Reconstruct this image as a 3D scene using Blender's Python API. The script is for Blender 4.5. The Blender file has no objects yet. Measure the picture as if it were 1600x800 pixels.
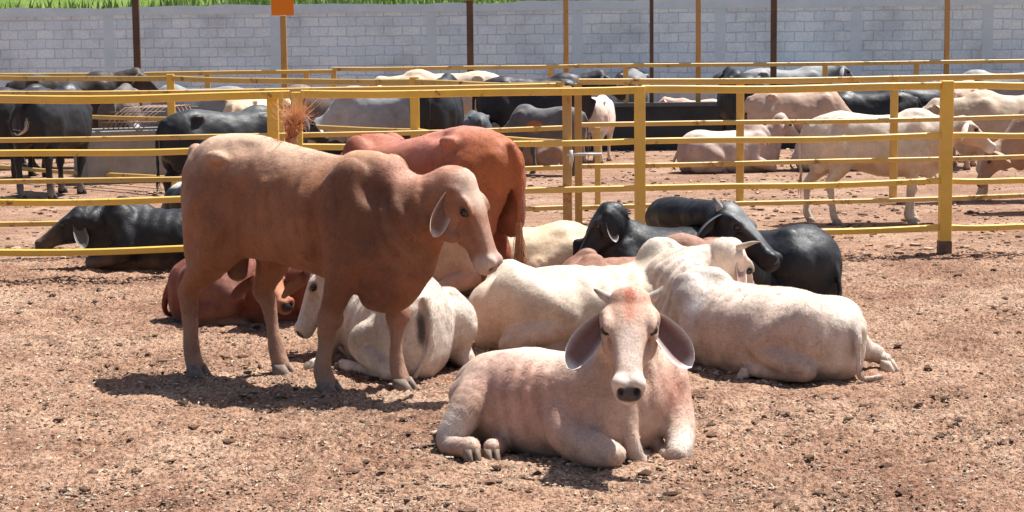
import bpy, bmesh, math, random
import numpy as np
from mathutils import Matrix, Vector, Euler

# ------------------------------------------------------------------ camera, light
SC = bpy.context.scene
COL = SC.collection
FPX = 2889.0                       # focal length in photograph pixels (65 mm on a 36 mm sensor)
PITCH = math.atan(327.0 / FPX)
ROLL = 0.010
cam = bpy.data.cameras.new('camera'); cam.lens = 65.0; cam.sensor_width = 36.0
cam.clip_start = 0.1; cam.clip_end = 2000
CAM = bpy.data.objects.new('camera', cam); COL.objects.link(CAM)
CAM.matrix_world = (Matrix.Translation((0, 0, 2.0)) @ Matrix.Rotation(math.pi / 2 - PITCH, 4, 'X')
                    @ Matrix.Rotation(-ROLL, 4, 'Z'))
SC.camera = CAM
MCAM = CAM.matrix_world.to_3x3()

SUN_DIR = Vector((0.40, 0.30, 1.0)).normalized()        # towards the sun: right, beyond the herd, high
SUN_EL = math.asin(SUN_DIR.z)
world = bpy.data.worlds.new('World'); SC.world = world; world.use_nodes = True
nt = world.node_tree
sky = nt.nodes.new('ShaderNodeTexSky'); sky.sky_type = 'NISHITA'; sky.sun_disc = False
sky.sun_elevation = SUN_EL; sky.sun_rotation = math.atan2(SUN_DIR.x, SUN_DIR.y)
sky.air_density = 1.0; sky.dust_density = 2.0; sky.ozone_density = 1.0
bgn = nt.nodes['Background']; bgn.inputs['Strength'].default_value = 0.07
nt.links.new(sky.outputs[0], bgn.inputs['Color'])
sl = bpy.data.lights.new('sun', 'SUN'); sl.energy = 5.0; sl.angle = math.radians(0.5); sl.color = (1.0, 0.98, 0.94)
SUN = bpy.data.objects.new('sun', sl); COL.objects.link(SUN)
SUN.rotation_euler = SUN_DIR.to_track_quat('Z', 'Y').to_euler()
SC.view_settings.view_transform = 'Standard'; SC.view_settings.look = 'None'
SC.view_settings.gamma = 1.0; SC.view_settings.exposure = 0.95; SC.view_settings.use_curve_mapping = False
SC.render.engine = 'CYCLES'
SC.cycles.max_bounces = 6

# ------------------------------------------------------------------ small helpers
def W(px, py, d):
    """point seen at photograph pixel (px, py) at depth Y = d"""
    r = MCAM @ Vector(((px - 800) / FPX, -(py - 400) / FPX, -1.0))
    t = d / r.y
    return Vector((r.x * t, d, 2.0 + r.z * t))

def G(px, py):
    """ground point seen at photograph pixel"""
    r = MCAM @ Vector(((px - 800) / FPX, -(py - 400) / FPX, -1.0))
    t = -2.0 / r.z
    return Vector((r.x * t, r.y * t, 0.0))

def tag(o, label=None, cat=None, group=None, kind=None):
    if label: o['label'] = label
    if cat: o['category'] = cat
    if group: o['group'] = group
    if kind: o['kind'] = kind
    return o

def empty(name, loc=(0, 0, 0), rz=0.0, parent=None):
    o = bpy.data.objects.new(name, None); COL.objects.link(o)
    o.location = loc; o.rotation_euler = (0, 0, rz); o.empty_display_size = 0.2
    if parent: o.parent = parent
    return o

def link(name, me, mat=None, parent=None):
    o = bpy.data.objects.new(name, me); COL.objects.link(o)
    if mat: me.materials.append(mat)
    if parent: o.parent = parent
    return o

def np_mesh(name, V, F, smooth=True, cols=None):
    """V (n,3), F (m,k) index arrays (quads or tris) or list of such arrays"""
    Fs = F if isinstance(F, list) else [F]
    Fs = [np.asarray(f, dtype=np.int32) for f in Fs if len(f)]
    me = bpy.data.meshes.new(name)
    me.vertices.add(len(V)); me.vertices.foreach_set('co', np.asarray(V, dtype=np.float32).ravel())
    lt = np.concatenate([np.full(len(f), f.shape[1], dtype=np.int32) for f in Fs])
    ls = np.concatenate([[0], np.cumsum(lt)[:-1]]).astype(np.int32)
    vi = np.concatenate([f.ravel() for f in Fs])
    me.loops.add(len(vi)); me.loops.foreach_set('vertex_index', vi)
    me.polygons.add(len(lt)); me.polygons.foreach_set('loop_start', ls); me.polygons.foreach_set('loop_total', lt)
    me.polygons.foreach_set('use_smooth', np.full(len(lt), smooth, dtype=bool))
    me.update(calc_edges=True); me.validate()
    if cols is not None:
        a = me.attributes.new('coat', 'FLOAT_COLOR', 'POINT')
        c = np.ones((len(V), 4), dtype=np.float32); c[:, :3] = cols
        a.data.foreach_set('color', c.ravel())
    return me

class MB:
    """collects boxes, bars and tubes into one mesh"""
    def __init__(s): s.bm = bmesh.new()
    def box(s, c, size, M=None):
        r = bmesh.ops.create_cube(s.bm, size=1.0)
        T = Matrix.Translation(c) @ (M.to_4x4() if M else Matrix.Identity(4)) @ Matrix.Diagonal((*size, 1))
        bmesh.ops.transform(s.bm, matrix=T, verts=r['verts']); return s
    def bar(s, a, b, w, h, up=(0, 0, 1)):
        a, b = Vector(a), Vector(b); d = b - a; L = d.length; x = d.normalized()
        u = Vector(up); y = u.cross(x)
        if y.length < 1e-4: y = Vector((1, 0, 0)).cross(x)
        y.normalize(); z = x.cross(y)
        M = Matrix((x, y, z)).transposed()
        return s.box((a + b) / 2, (L, w, h), M)
    def tube(s, pts, rad, n=8, cap=True):
        pts = [Vector(p) for p in pts]; rings = []
        rr = rad if hasattr(rad, '__len__') else [rad] * len(pts)
        pv = None
        for i, p in enumerate(pts):
            t = (pts[min(i + 1, len(pts) - 1)] - pts[max(i - 1, 0)]).normalized()
            if pv is None:
                u = t.orthogonal().normalized()
            else:
                u = (pv - t * pv.dot(t)); u = u.normalized() if u.length > 1e-6 else t.orthogonal().normalized()
            pv = u; v = t.cross(u)
            rings.append([s.bm.verts.new(p + (u * math.cos(2 * math.pi * k / n) + v * math.sin(2 * math.pi * k / n)) * max(rr[i], 1e-4)) for k in range(n)])
        for i in range(len(rings) - 1):
            for k in range(n):
                f = s.bm.faces.new((rings[i][k], rings[i][(k + 1) % n], rings[i + 1][(k + 1) % n], rings[i + 1][k])); f.smooth = True
        if cap:
            s.bm.faces.new(rings[0][::-1]); s.bm.faces.new(rings[-1])
        return s
    def bevel(s, w, seg=1):
        bmesh.ops.bevel(s.bm, geom=s.bm.edges[:], offset=w, segments=seg, affect='EDGES', clamp_overlap=True); return s
    def build(s, name, mat=None, parent=None):
        me = bpy.data.meshes.new(name)
        bmesh.ops.recalc_face_normals(s.bm, faces=s.bm.faces[:])
        s.bm.to_mesh(me); s.bm.free()
        return link(name, me, mat, parent)

# numpy value noise -------------------------------------------------
def _h(ix, iy, iz, seed):
    n = (ix * 374761393 + iy * 668265263 + iz * 2147483647 + seed * 1274126177) & 0xFFFFFFFF
    n = ((n ^ (n >> 13)) * 1274126177) & 0xFFFFFFFF
    n = (n ^ (n >> 16)) & 0xFFFF
    return n / 65535.0
def vnoise(P, scale, seed=0):
    q = np.asarray(P, dtype=np.float64) * scale
    i = np.floor(q).astype(np.int64); f = q - i; f = f * f * (3 - 2 * f)
    o = 0
    for dx in (0, 1):
        for dy in (0, 1):
            for dz in (0, 1):
                w = (f[..., 0] if dx else 1 - f[..., 0]) * (f[..., 1] if dy else 1 - f[..., 1]) * (f[..., 2] if dz else 1 - f[..., 2])
                o = o + w * _h(i[..., 0] + dx, i[..., 1] + dy, i[..., 2] + dz, seed)
    return o * 2 - 1
def fbm(P, scale, oct=4, seed=0, gain=0.5):
    o = 0; a = 1.0; t = 0
    for k in range(oct):
        o = o + a * vnoise(P, scale * 2 ** k, seed + k); t += a; a *= gain
    return o / t
def sstep(a, b, x):
    t = np.clip((x - a) / (b - a), 0, 1); return t * t * (3 - 2 * t)

# material helpers ----------------------------------------------------
class Mat:
    def __init__(s, name, rough=0.7, spec=0.3):
        s.m = bpy.data.materials.new(name); s.m.use_nodes = True; s.t = s.m.node_tree; s.n = s.t.nodes
        s.b = s.n['Principled BSDF']; s.b.inputs['Roughness'].default_value = rough
        s.b.inputs['Specular IOR Level'].default_value = spec
        s.tc = s.n.new('ShaderNodeTexCoord')
    def l(s, a, b): s.t.links.new(a, b)
    def mapping(s, scale=(1, 1, 1), src='Object'):
        m = s.n.new('ShaderNodeMapping'); m.inputs['Scale'].default_value = scale
        s.l(s.tc.outputs[src], m.inputs['Vector']); return m.outputs[0]
    def noise(s, scale, detail=4, rough=0.55, vec=None, out='Fac'):
        n = s.n.new('ShaderNodeTexNoise'); n.inputs['Scale'].default_value = scale
        n.inputs['Detail'].default_value = detail; n.inputs['Roughness'].default_value = rough
        s.l(vec if vec is not None else s.tc.outputs['Object'], n.inputs['Vector']); return n.outputs[out]
    def ramp(s, fac, stops):
        r = s.n.new('ShaderNodeValToRGB'); e = r.color_ramp.elements
        while len(e) < len(stops): e.new(0.5)
        for i, (p, c) in enumerate(stops):
            e[i].position = p; e[i].color = (*c, 1) if hasattr(c, '__len__') else (c, c, c, 1)
        s.l(fac, r.inputs[0]); return r.outputs[0]
    def mix(s, fac, a, b, mode='MIX'):
        m = s.n.new('ShaderNodeMix'); m.data_type = 'RGBA'; m.blend_type = mode; m.clamp_factor = True
        for v, k in ((fac, 0), (a, 6), (b, 7)):
            if hasattr(v, 'is_output'): s.l(v, m.inputs[k])
            elif k == 0: m.inputs[0].default_value = v
            else: m.inputs[k].default_value = (*v, 1)
        return m.outputs[2]
    def math(s, op, a, b=0.0, clamp=False):
        m = s.n.new('ShaderNodeMath'); m.operation = op; m.use_clamp = clamp
        for v, k in ((a, 0), (b, 1)):
            if hasattr(v, 'is_output'): s.l(v, m.inputs[k])
            else: m.inputs[k].default_value = v
        return m.outputs[0]
    def col(s, v):
        if hasattr(v, 'is_output'): s.l(v, s.b.inputs['Base Color'])
        else: s.b.inputs['Base Color'].default_value = (*v, 1)
        return s
    def bump(s, h, strength=0.5, dist=0.01):
        b = s.n.new('ShaderNodeBump'); b.inputs['Strength'].default_value = strength; b.inputs['Distance'].default_value = dist
        if s.b.inputs['Normal'].is_linked:
            s.l(s.b.inputs['Normal'].links[0].from_socket, b.inputs['Normal'])
        s.l(h, b.inputs['Height']); s.l(b.outputs[0], s.b.inputs['Normal']); return s
# ------------------------------------------------------------------ materials of the place
def m_ground():
    M = Mat('dry_dung_earth', 0.95, 0.15)
    v = M.tc.outputs['Object']
    a = M.noise(0.9, 7, 0.68); b = M.noise(9, 6, 0.7); c = M.noise(48, 3, 0.75, vec=M.mapping((1, 0.6, 1)))
    base = M.ramp(a, [(0.30, (0.23, 0.118, 0.076)), (0.5, (0.36, 0.218, 0.146)), (0.70, (0.49, 0.335, 0.238))])
    fleck = M.ramp(c, [(0.32, (0.24, 0.20, 0.18)), (0.44, (0.66, 0.60, 0.57)), (0.52, (1.0, 1.0, 1.0)), (0.62, (1.15, 1.16, 1.12)), (0.72, (1.45, 1.5, 1.42))])
    mid = M.ramp(b, [(0.30, (0.62, 0.58, 0.56)), (0.5, (1.0, 1.0, 1.0)), (0.75, (1.16, 1.14, 1.08))])
    k = M.mix(1.0, M.mix(1.0, base, mid, 'MULTIPLY'), fleck, 'MULTIPLY')
    vo = M.n.new('ShaderNodeTexVoronoi'); vo.inputs['Scale'].default_value = 15; vo.inputs['Randomness'].default_value = 1
    M.l(M.mapping((1, 1, 0.3)), vo.inputs['Vector'])
    dark = M.ramp(vo.outputs['Distance'], [(0.10, 1.0), (0.19, 0.0)])
    sel = M.ramp(M.noise(4.0, 3), [(0.58, 0.0), (0.66, 0.75)])
    k = M.mix(M.math('MULTIPLY', dark, sel), k, (0.10, 0.055, 0.038))
    pat = M.math('MULTIPLY', M.ramp(M.noise(0.7, 5, 0.6), [(0.50, 0.0), (0.62, 1.0)]), M.ramp(M.noise(5.5, 6, 0.75), [(0.48, 0.0), (0.60, 0.7)]))
    k = M.mix(pat, k, (0.135, 0.078, 0.052))
    M.col(k)
    M.bump(M.noise(6, 5, 0.7), 0.8, 0.06); M.bump(c, 1.0, 0.022); M.bump(M.noise(170, 3, 0.6), 0.8, 0.006)
    return M.m
def m_clod():
    M = Mat('dung_clod', 0.95, 0.1)
    at = M.n.new('ShaderNodeAttribute'); at.attribute_name = 'coat'
    k = M.mix(1.0, at.outputs['Color'], M.ramp(M.noise(90, 4), [(0.3, 0.6), (0.7, 1.3)]), 'MULTIPLY')
    M.col(k); M.bump(M.noise(120, 4, 0.7), 0.9, 0.008); return M.m
def m_yellow(worn=0.5, name='yellow_paint', tint=(0.82, 0.50, 0.07)):
    M = Mat(name, 0.45, 0.4)
    base = M.ramp(M.noise(1.7, 5, 0.6), [(0.3, tuple(c * 0.80 for c in tint)), (0.7, tuple(min(1, c * 1.12) for c in tint))])
    dust = M.ramp(M.noise(0.9, 6, 0.7), [(0.42, 0.0), (0.72, 0.6)])
    base = M.mix(dust, base, (0.50, 0.34, 0.17))
    rust = M.ramp(M.noise(4.5, 8, 0.75), [(0.645 - 0.1 * worn, 0.0), (0.70 - 0.07 * worn, 0.85)])
    M.col(M.mix(rust, base, (0.17, 0.075, 0.035)))
    M.l(M.ramp(rust, [(0, 0.42), (1, 0.9)]), M.b.inputs['Roughness'])
    M.bump(M.noise(30, 5), 0.25, 0.004); return M.m
def m_brownpole():
    M = Mat('rusty_brown_steel', 0.7, 0.3)
    M.col(M.ramp(M.noise(3, 6, 0.65), [(0.3, (0.075, 0.045, 0.030)), (0.6, (0.13, 0.075, 0.045)), (0.8, (0.20, 0.11, 0.06))]))
    M.bump(M.noise(40, 4), 0.3, 0.003); return M.m
def m_block():
    """painted concrete block: courses 0.2 m high, 0.4 m long, world sized, in the wall's own XZ"""
    M = Mat('painted_concrete_block', 0.9, 0.15)
    sep = M.n.new('ShaderNodeSeparateXYZ'); M.l(M.tc.outputs['Object'], sep.inputs[0])
    wob = M.noise(1.3, 4, 0.6)
    w2 = M.math('MULTIPLY', M.math('SUBTRACT', wob, 0.5), 0.07)
    wob3 = M.math('MULTIPLY', M.math('SUBTRACT', M.noise(5.0, 3, 0.6), 0.5), 0.05)
    cmb = M.n.new('ShaderNodeCombineXYZ')
    M.l(M.math('ADD', sep.outputs['X'], w2), cmb.inputs[0]); M.l(M.math('ADD', M.math('ADD', sep.outputs['Z'], w2), wob3), cmb.inputs[1])
    br = M.n.new('ShaderNodeTexBrick'); br.offset = 0.5
    for k, v in (('Scale', 1.0), ('Brick Width', 0.40), ('Row Height', 0.205), ('Mortar Size', 0.013), ('Mortar Smooth', 0.25), ('Bias', 0.0)):
        br.inputs[k].default_value = v
    br.inputs['Color1'].default_value = (0.70, 0.82, 0.89, 1); br.inputs['Color2'].default_value = (0.82, 0.92, 0.95, 1)
    br.inputs['Mortar'].default_value = (0.52, 0.63, 0.71, 1)
    M.l(cmb.outputs[0], br.inputs['Vector'])
    st = M.ramp(M.noise(0.8, 6, 0.65), [(0.30, 0.70), (0.5, 1.0), (0.7, 1.12)])
    fine = M.ramp(M.noise(18, 5, 0.7), [(0.3, 0.84), (0.7, 1.12)])
    k = M.mix(1.0, M.mix(1.0, br.outputs['Color'], st, 'MULTIPLY'), fine, 'MULTIPLY')
    edge = M.math('SUBTRACT', sep.outputs['Z'], M.math('MULTIPLY', M.noise(2.2, 6, 0.7), 1.0))
    low = M.ramp(edge, [(0.40, 0.65), (0.75, 0.0)])
    k = M.mix(low, k, (0.58, 0.57, 0.54))
    chip = M.ramp(M.noise(6.5, 6, 0.75), [(0.68, 0.0), (0.71, 0.7)])
    k = M.mix(chip, k, (0.88, 0.90, 0.91))
    cr = M.ramp(M.noise(3.6, 7, 0.75), [(0.66, 0.0), (0.69, 0.55)])
    k = M.mix(cr, k, (0.27, 0.28, 0.28))
    M.col(k); M.bump(br.outputs['Fac'], -0.8, 0.02); M.bump(M.noise(22, 5, 0.7), 0.6, 0.02); return M.m
def m_conc(c0=(0.56, 0.69, 0.76), c1=(0.72, 0.83, 0.88), name='painted_concrete'):
    M = Mat(name, 0.9, 0.15)
    k = M.ramp(M.noise(2.2, 7, 0.68), [(0.28, c0), (0.7, c1)])
    k = M.mix(M.ramp(M.noise(11, 6, 0.7), [(0.6, 0.0), (0.7, 0.4)]), k, tuple(x * 0.62 for x in c0))
    M.col(k); M.bump(M.noise(25, 5, 0.65), 0.5, 0.012); return M.m
def m_black_trough():
    M = Mat('black_trough_lining', 0.55, 0.35)
    k = M.ramp(M.noise(2.0, 6, 0.65), [(0.3, (0.012, 0.015, 0.017)), (0.6, (0.03, 0.036, 0.04)), (0.8, (0.075, 0.08, 0.08))])
    M.col(k); M.bump(M.noise(9, 5), 0.4, 0.01); return M.m
def m_grass():
    M = Mat('grass_blade', 0.6, 0.25)
    at = M.n.new('ShaderNodeAttribute'); at.attribute_name = 'coat'
    M.col(at.outputs['Color']); return M.m
def m_plain(name, c, rough=0.6, var=0.2, scale=6, spec=0.3):
    M = Mat(name, rough, spec)
    M.col(M.ramp(M.noise(scale, 5, 0.6), [(0.3, tuple(x * (1 - var) for x in c)), (0.7, tuple(min(1, x * (1 + var)) for x in c))]))
    M.bump(M.noise(scale * 5, 4), 0.2, 0.004); return M.m

YEL = m_yellow(); YEL2 = m_yellow(0.8, 'worn_yellow_paint', (0.66, 0.41, 0.095)); BROWN = m_brownpole()
OCHRE = m_yellow(0.7, 'ochre_post_paint', (0.46, 0.24, 0.06))
CONC = m_conc(); RAWC = m_conc((0.20, 0.18, 0.16), (0.36, 0.34, 0.31), 'raw_concrete'); STEEL = m_plain('rusty_rebar', (0.28, 0.17, 0.12), 0.6)

# ------------------------------------------------------------------ ground
def H_ground(x, y):
    P = np.stack([x, y, np.zeros_like(x)], -1)
    h = 0.030 * fbm(P, 0.45, 3, 11) + 0.016 * fbm(P, 2.3, 3, 5)
    return h
def build_ground():
    xs = np.arange(-5.2, 5.4, 0.0105); ys = [6.9]
    while ys[-1] < 18.5: ys.append(ys[-1] + 0.0125 + 0.0012 * (ys[-1] - 7))
    ys = np.array(ys); ys = ys + (0 if True else 0)
    X, Y = np.meshgrid(xs, ys, indexing='ij')
    P = np.stack([X, Y, np.zeros_like(X)], -1)
    n1 = fbm(P, 6.5, 3, 21); n2 = fbm(P, 26, 2, 33); n3 = vnoise(P, 60, 7)
    Z = H_ground(X, Y) + 0.030 * n1 + (0.018 * np.abs(n2) + 0.009 * n3) * (0.55 + 0.8 * sstep(-0.3, 0.4, fbm(P, 1.2, 2, 3)))
    pit = sstep(0.42, 0.75, fbm(P, 3.1, 2, 57)); Z -= 0.022 * pit
    fade = sstep(18.3, 17.2, Y) * sstep(5.3, 4.9, np.abs(X)) * sstep(6.9, 7.2, Y)
    Z = Z * fade - 0.0 * (1 - fade)
    nx, ny = X.shape
    V = np.stack([X, Y, Z], -1).reshape(-1, 3)
    I = np.arange(nx * ny).reshape(nx, ny)
    F = np.stack([I[:-1, :-1], I[1:, :-1], I[1:, 1:], I[:-1, 1:]], -1).reshape(-1, 4)
    # the sheet continues all round to the horizon
    b = len(V); R = [(-5.2, 6.9), (xs[-1], 6.9), (xs[-1], ys[-1]), (-5.2, ys[-1])]
    ext = [(-400, -100), (400, -100), (400, 700), (-400, 700)]
    V = np.vstack([V, [(x, y, 0.0) for x, y in R], [(x, y, 0) for x, y in ext]])
    F2 = np.array([[b + 4, b + 5, b + 1, b], [b + 5, b + 6, b + 2, b + 1], [b + 6, b + 7, b + 3, b + 2], [b + 7, b + 4, b, b + 3]])
    me = np_mesh('ground', V, np.vstack([F, F2]))
    tag(link('ground', me, m_ground()), kind='structure')

def scatter(name, N, dmin, span, pw, rad, colf, seed, label, cat, squash=(0.45, 0.85)):
    """N irregular crumbs as one mesh"""
    rng = np.random.default_rng(seed)
    ico = bmesh.new(); bmesh.ops.create_icosphere(ico, subdivisions=1, radius=1.0)
    bv = np.array([v.co[:] for v in ico.verts]); bf = np.array([[v.index for v in f.verts] for f in ico.faces]); ico.free()
    d = dmin + span * rng.random(N * 3) ** pw; x = (rng.random(N * 3) - 0.5) * 0.62 * d
    dens = 0.5 + 0.5 * fbm(np.stack([x, d, 0 * x], -1), 0.8, 3, 4)
    k = rng.random(N * 3) < sstep(0.2, 0.75, dens) + 0.08
    d, x = d[k][:N], x[k][:N]; n = len(d); r = rad(rng, n)
    sc = np.stack([1 + 0.9 * rng.random(n), 0.8 + 0.6 * rng.random(n), rng.uniform(*squash, n)], -1) * r[:, None]
    v = bv[None] * (1 + 0.9 * (rng.random((n, len(bv), 1)) - 0.5)) * sc[:, None]
    a = rng.random(n) * 6.28; c, s = np.cos(a)[:, None], np.sin(a)[:, None]
    v = np.stack([v[..., 0] * c - v[..., 1] * s, v[..., 0] * s + v[..., 1] * c, v[..., 2]], -1)
    z = np.where(d < 17.5, H_ground(x, d) + 0.006, 0.0)
    v += np.stack([x, d, z + r * 0.3], -1)[:, None]
    F = (bf[None] + (np.arange(n) * len(bv))[:, None, None]).reshape(-1, 3)
    C = np.repeat(colf(rng, n, r), len(bv), axis=0)
    tag(link(name, np_mesh(name, v.reshape(-1, 3), F, False, C), m_clod()), label, cat, kind='stuff')

def build_clods():
    def col1(rng, n, r):
        t = rng.random((n, 1)); pal = np.where(t < .22, np.array([[.21, .13, .09]]), np.where(t < .74, np.array([[.37, .24, .17]]), np.array([[.48, .355, .26]])))
        return pal * rng.uniform(.75, 1.25, (n, 1))
    scatter('dung_crumbs', 30000, 7.2, 12, 1.4, lambda g, n: 0.0035 + 0.0055 * g.random(n) ** 2.5, col1, 5, 'fine dry dung crumbs covering the pen floor', 'dung', (0.4, 0.8))
    def col2(rng, n, r): return np.array([[.13, .078, .052]]) * rng.uniform(.55, 1.6, (n, 1))
    scatter('dung_clods', 2600, 7.3, 13, 1.0, lambda g, n: 0.007 + 0.019 * g.random(n) ** 4, col2, 8, 'darker loose dung clods strewn over the pen floor', 'dung', (0.35, 0.7))
    scatter('far_clods', 5000, 17.2, 20, 1.0, lambda g, n: 0.010 + 0.028 * g.random(n) ** 3, lambda g, n, r: np.where(g.random((n, 1)) < .55, np.array([[.17, .10, .07]]), np.array([[.42, .27, .19]])) * g.uniform(.6, 1.4, (n, 1)), 12, 'dung clods lying about the far pens', 'dung', (0.35, 0.7))
    # chaff
    rng = np.random.default_rng(6); Vs, Fs, Cs = [], [], []; n0 = 0
    for i in range(4500):
        d = 7.2 + 9 * rng.random() ** 1.4; x = (rng.random() - 0.5) * 0.62 * d
        a = rng.random() * 6.28; L = 0.006 + 0.010 * rng.random(); w = 0.002 + 0.003 * rng.random()
        z = float(H_ground(np.array(x), np.array(d))) + 0.012
        u = np.array([math.cos(a), math.sin(a), 0.8 * (rng.random() - 0.5)]) * L; n = np.array([-math.sin(a), math.cos(a), 0]) * w
        c = np.array([x, d, z]); t3 = np.array([0, 0, w])
        Vs += [c - u + n, c - u - n, c - u + t3 * 1.5, c + u + n, c + u - n, c + u + t3 * 1.5]
        Fs += [[n0, n0 + 3, n0 + 5, n0 + 2], [n0 + 2, n0 + 5, n0 + 4, n0 + 1], [n0 + 1, n0 + 4, n0 + 3, n0]]; n0 += 6
        Cs += [np.array((0.66, 0.53, 0.38)) * (0.6 + 0.5 * rng.random())] * 6
    me = np_mesh('chaff', np.array(Vs), np.array(Fs), False, np.array(Cs))
    tag(link('chaff', me, m_clod()), 'pale bits of chaff scattered over the trampled pen floor', 'straw', kind='stuff')

# ------------------------------------------------------------------ block wall and the bank behind it
WALL_A = Vector((-14.2, 40.6, 0)); WALL_B = Vector((14.6, 37.6, 0))
def build_wall():
    dv = WALL_B - WALL_A; L = dv.length; rz = math.atan2(dv.y, dv.x)
    root = empty('block_wall', WALL_A, rz)
    tag(root, 'long whitewashed concrete block wall closing off the far side of the pens', 'wall')
    MBW = m_block()
    def on(px):                       # distance along the wall at photo column px
        r = MCAM @ Vector(((px - 800) / FPX, 0.1, -1.0)); 
        t = (WALL_A.x * dv.y - WALL_A.y * dv.x) / (r.x * dv.y - r.y * dv.x)
        return (Vector((r.x * t, r.y * t, 0)) - WALL_A).length
    cols = [on(p) for p in (-40, 172, 432, 675, 903, 1125, 1337, 1542)] + [L - 0.2]
    prev = 0.0
    for i, c in enumerate(cols):
        a, b = prev + (0.11 if i else 0), c - 0.11
        if b > a:
            MB().box(((a + b) / 2, 0.075, 1.375), (b - a, 0.15, 2.75)).build('block_panel', MBW, root)
        top = 2.75 if i in (1,) else 2.35
        MB().box((c, 0.075, 1.375), (0.22, 0.166, 2.75)).build('column', CONC, root)
        prev = c
    bm = MB()
    # beam on top with a slightly uneven upper edge
    xs = np.linspace(0, L, 80); rng = random.Random(3)
    v = []
    for x in xs:
        t = 2.93 + 0.022 * rng.uniform(-1, 1) + 0.02 * math.sin(x * 0.9)
        v.append([bm.bm.verts.new(p) for p in ((x, -0.03, 2.75), (x, -0.03, t), (x, 0.18, t - 0.01), (x, 0.18, 2.75))])
    for i in range(len(v) - 1):
        for k in range(4):
            bm.bm.faces.new((v[i][k], v[i][(k + 1) % 4], v[i + 1][(k + 1) % 4], v[i + 1][k]))
    bm.bm.faces.new(v[0]); bm.bm.faces.new(v[-1][::-1])
    bm.build('top_beam', CONC, root)

def build_bank():
    M = Mat('grassy_bank', 0.9, 0.1)
    k = M.ramp(M.noise(0.5, 6, 0.7), [(0.3, (0.10, 0.17, 0.03)), (0.5, (0.17, 0.26, 0.05)), (0.7, (0.27, 0.32, 0.10))])
    M.col(k); M.bump(M.noise(6, 6, 0.7), 1, 0.2)
    xs = np.linspace(-45, 45, 160); ys = np.concatenate([np.linspace(41.5, 75, 70), [110, 200]])
    X, Y = np.meshgrid(xs, ys, indexing='ij')
    P = np.stack([X, Y, 0 * X], -1)
    lim = np.where(X < 0, 1.0, 1.0)
    Z = np.clip((Y - 41.5) * 0.22, 0, 5.5) + 0.5 * fbm(P, 0.16, 4, 8) * sstep(41.5, 45, Y) * lim
    Z = Z * sstep(41.4, 43.0, Y) - 0.02
    nx, ny = X.shape; I = np.arange(nx * ny).reshape(nx, ny)
    F = np.stack([I[:-1, :-1], I[1:, :-1], I[1:, 1:], I[:-1, 1:]], -1).reshape(-1, 4)
    tag(link('hill', np_mesh('hill', np.stack([X, Y, Z], -1).reshape(-1, 3), F), M.m), kind='structure')
    rng = np.random.default_rng(9); n = 26000
    x = rng.uniform(-19, 4.5, n); y = 42.5 + 22 * rng.random(n) ** 1.3
    keep = (vnoise(np.stack([x, y, 0 * x], -1), 0.45, 2) > -0.35) & (rng.random(n) < sstep(5, -4, x) + 0.5)
    x, y = x[keep], y[keep]; n = len(x)
    z = np.clip((y - 41.5) * 0.22, 0, 5.5) + 0.5 * fbm(np.stack([x, y, 0 * x], -1), 0.16, 4, 8) * sstep(41.5, 45, y) - 0.03
    h = rng.uniform(0.25, 0.65, n); a = rng.uniform(0, 6.28, n); w = rng.uniform(0.02, 0.05, n); le = rng.uniform(-0.3, 0.3, (n, 2)) * h[:, None]
    c = np.stack([x, y, z], -1); u = np.stack([np.cos(a), np.sin(a), 0 * a], -1) * w[:, None]
    top = c + np.stack([le[:, 0], le[:, 1], h], -1)
    mid = c + np.stack([le[:, 0] * 0.35, le[:, 1] * 0.35, h * 0.55], -1)
    V = np.stack([c - u, c + u, mid + u * 0.8, mid - u * 0.8, top], 1).reshape(-1, 3)
    k = np.arange(n)[:, None] * 5
    t = rng.random((n, 1)); s = 0.6 + 0.7 * rng.random((n, 1))
    cc = ((1 - t) * np.array((0.16, 0.26, 0.05)) + t * np.array((0.34, 0.41, 0.15))) * s
    me = np_mesh('bank_grass', V, [k + np.array([[0, 1, 2, 3]]), k + np.array([[3, 2, 4]])], False, np.repeat(cc, 5, axis=0))
    tag(link('bank_grass', me, m_grass()), 'bright green tall grass growing on the bank behind the block wall', 'grass', kind='stuff')

# ------------------------------------------------------------------ fences
def profile_rail(a, b, w, h, name, mat, root, sag=0.0, seed=0, seg=10):
    """square tube rail from a to b with slight unevenness, bevelled edges"""
    rng = random.Random(seed); a, b = Vector(a), Vector(b)
    m = MB(); d = (b - a); x = d.normalized(); y = Vector((0, 0, 1)).cross(x).normalized(); z = x.cross(y)
    rings = []; ph = rng.uniform(0, 6)
    c = 0.16 * min(w, h)
    sec = [(-w / 2 + c, -h / 2), (w / 2 - c, -h / 2), (w / 2, -h / 2 + c), (w / 2, h / 2 - c), (w / 2 - c, h / 2), (-w / 2 + c, h / 2), (-w / 2, h / 2 - c), (-w / 2, -h / 2 + c)]
    for i in range(seg + 1):
        t = i / seg
        off = z * (-sag * 4 * t * (1 - t) + 0.0045 * math.sin(ph + t * 9)) + y * 0.007 * math.sin(ph * 2 + t * 7)
        rings.append([m.bm.verts.new(a + d * t + off + y * p + z * q) for p, q in sec])
    for i in range(seg):
        for k in range(8):
            m.bm.faces.new((rings[i][k], rings[i][(k + 1) % 8], rings[i + 1][(k + 1) % 8], rings[i + 1][k]))
    m.bm.faces.new(rings[0][::-1]); m.bm.faces.new(rings[-1])
    return m.build(name, mat, root)
def post(p, h, w, name, mat, root, z0=-0.15, dz=0.05):
    m = MB().box((p[0], p[1], (h + z0) / 2), (w, dz if dz else w, h - z0)); m.bevel(0.006)
    return m.build(name, mat, root)

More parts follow.
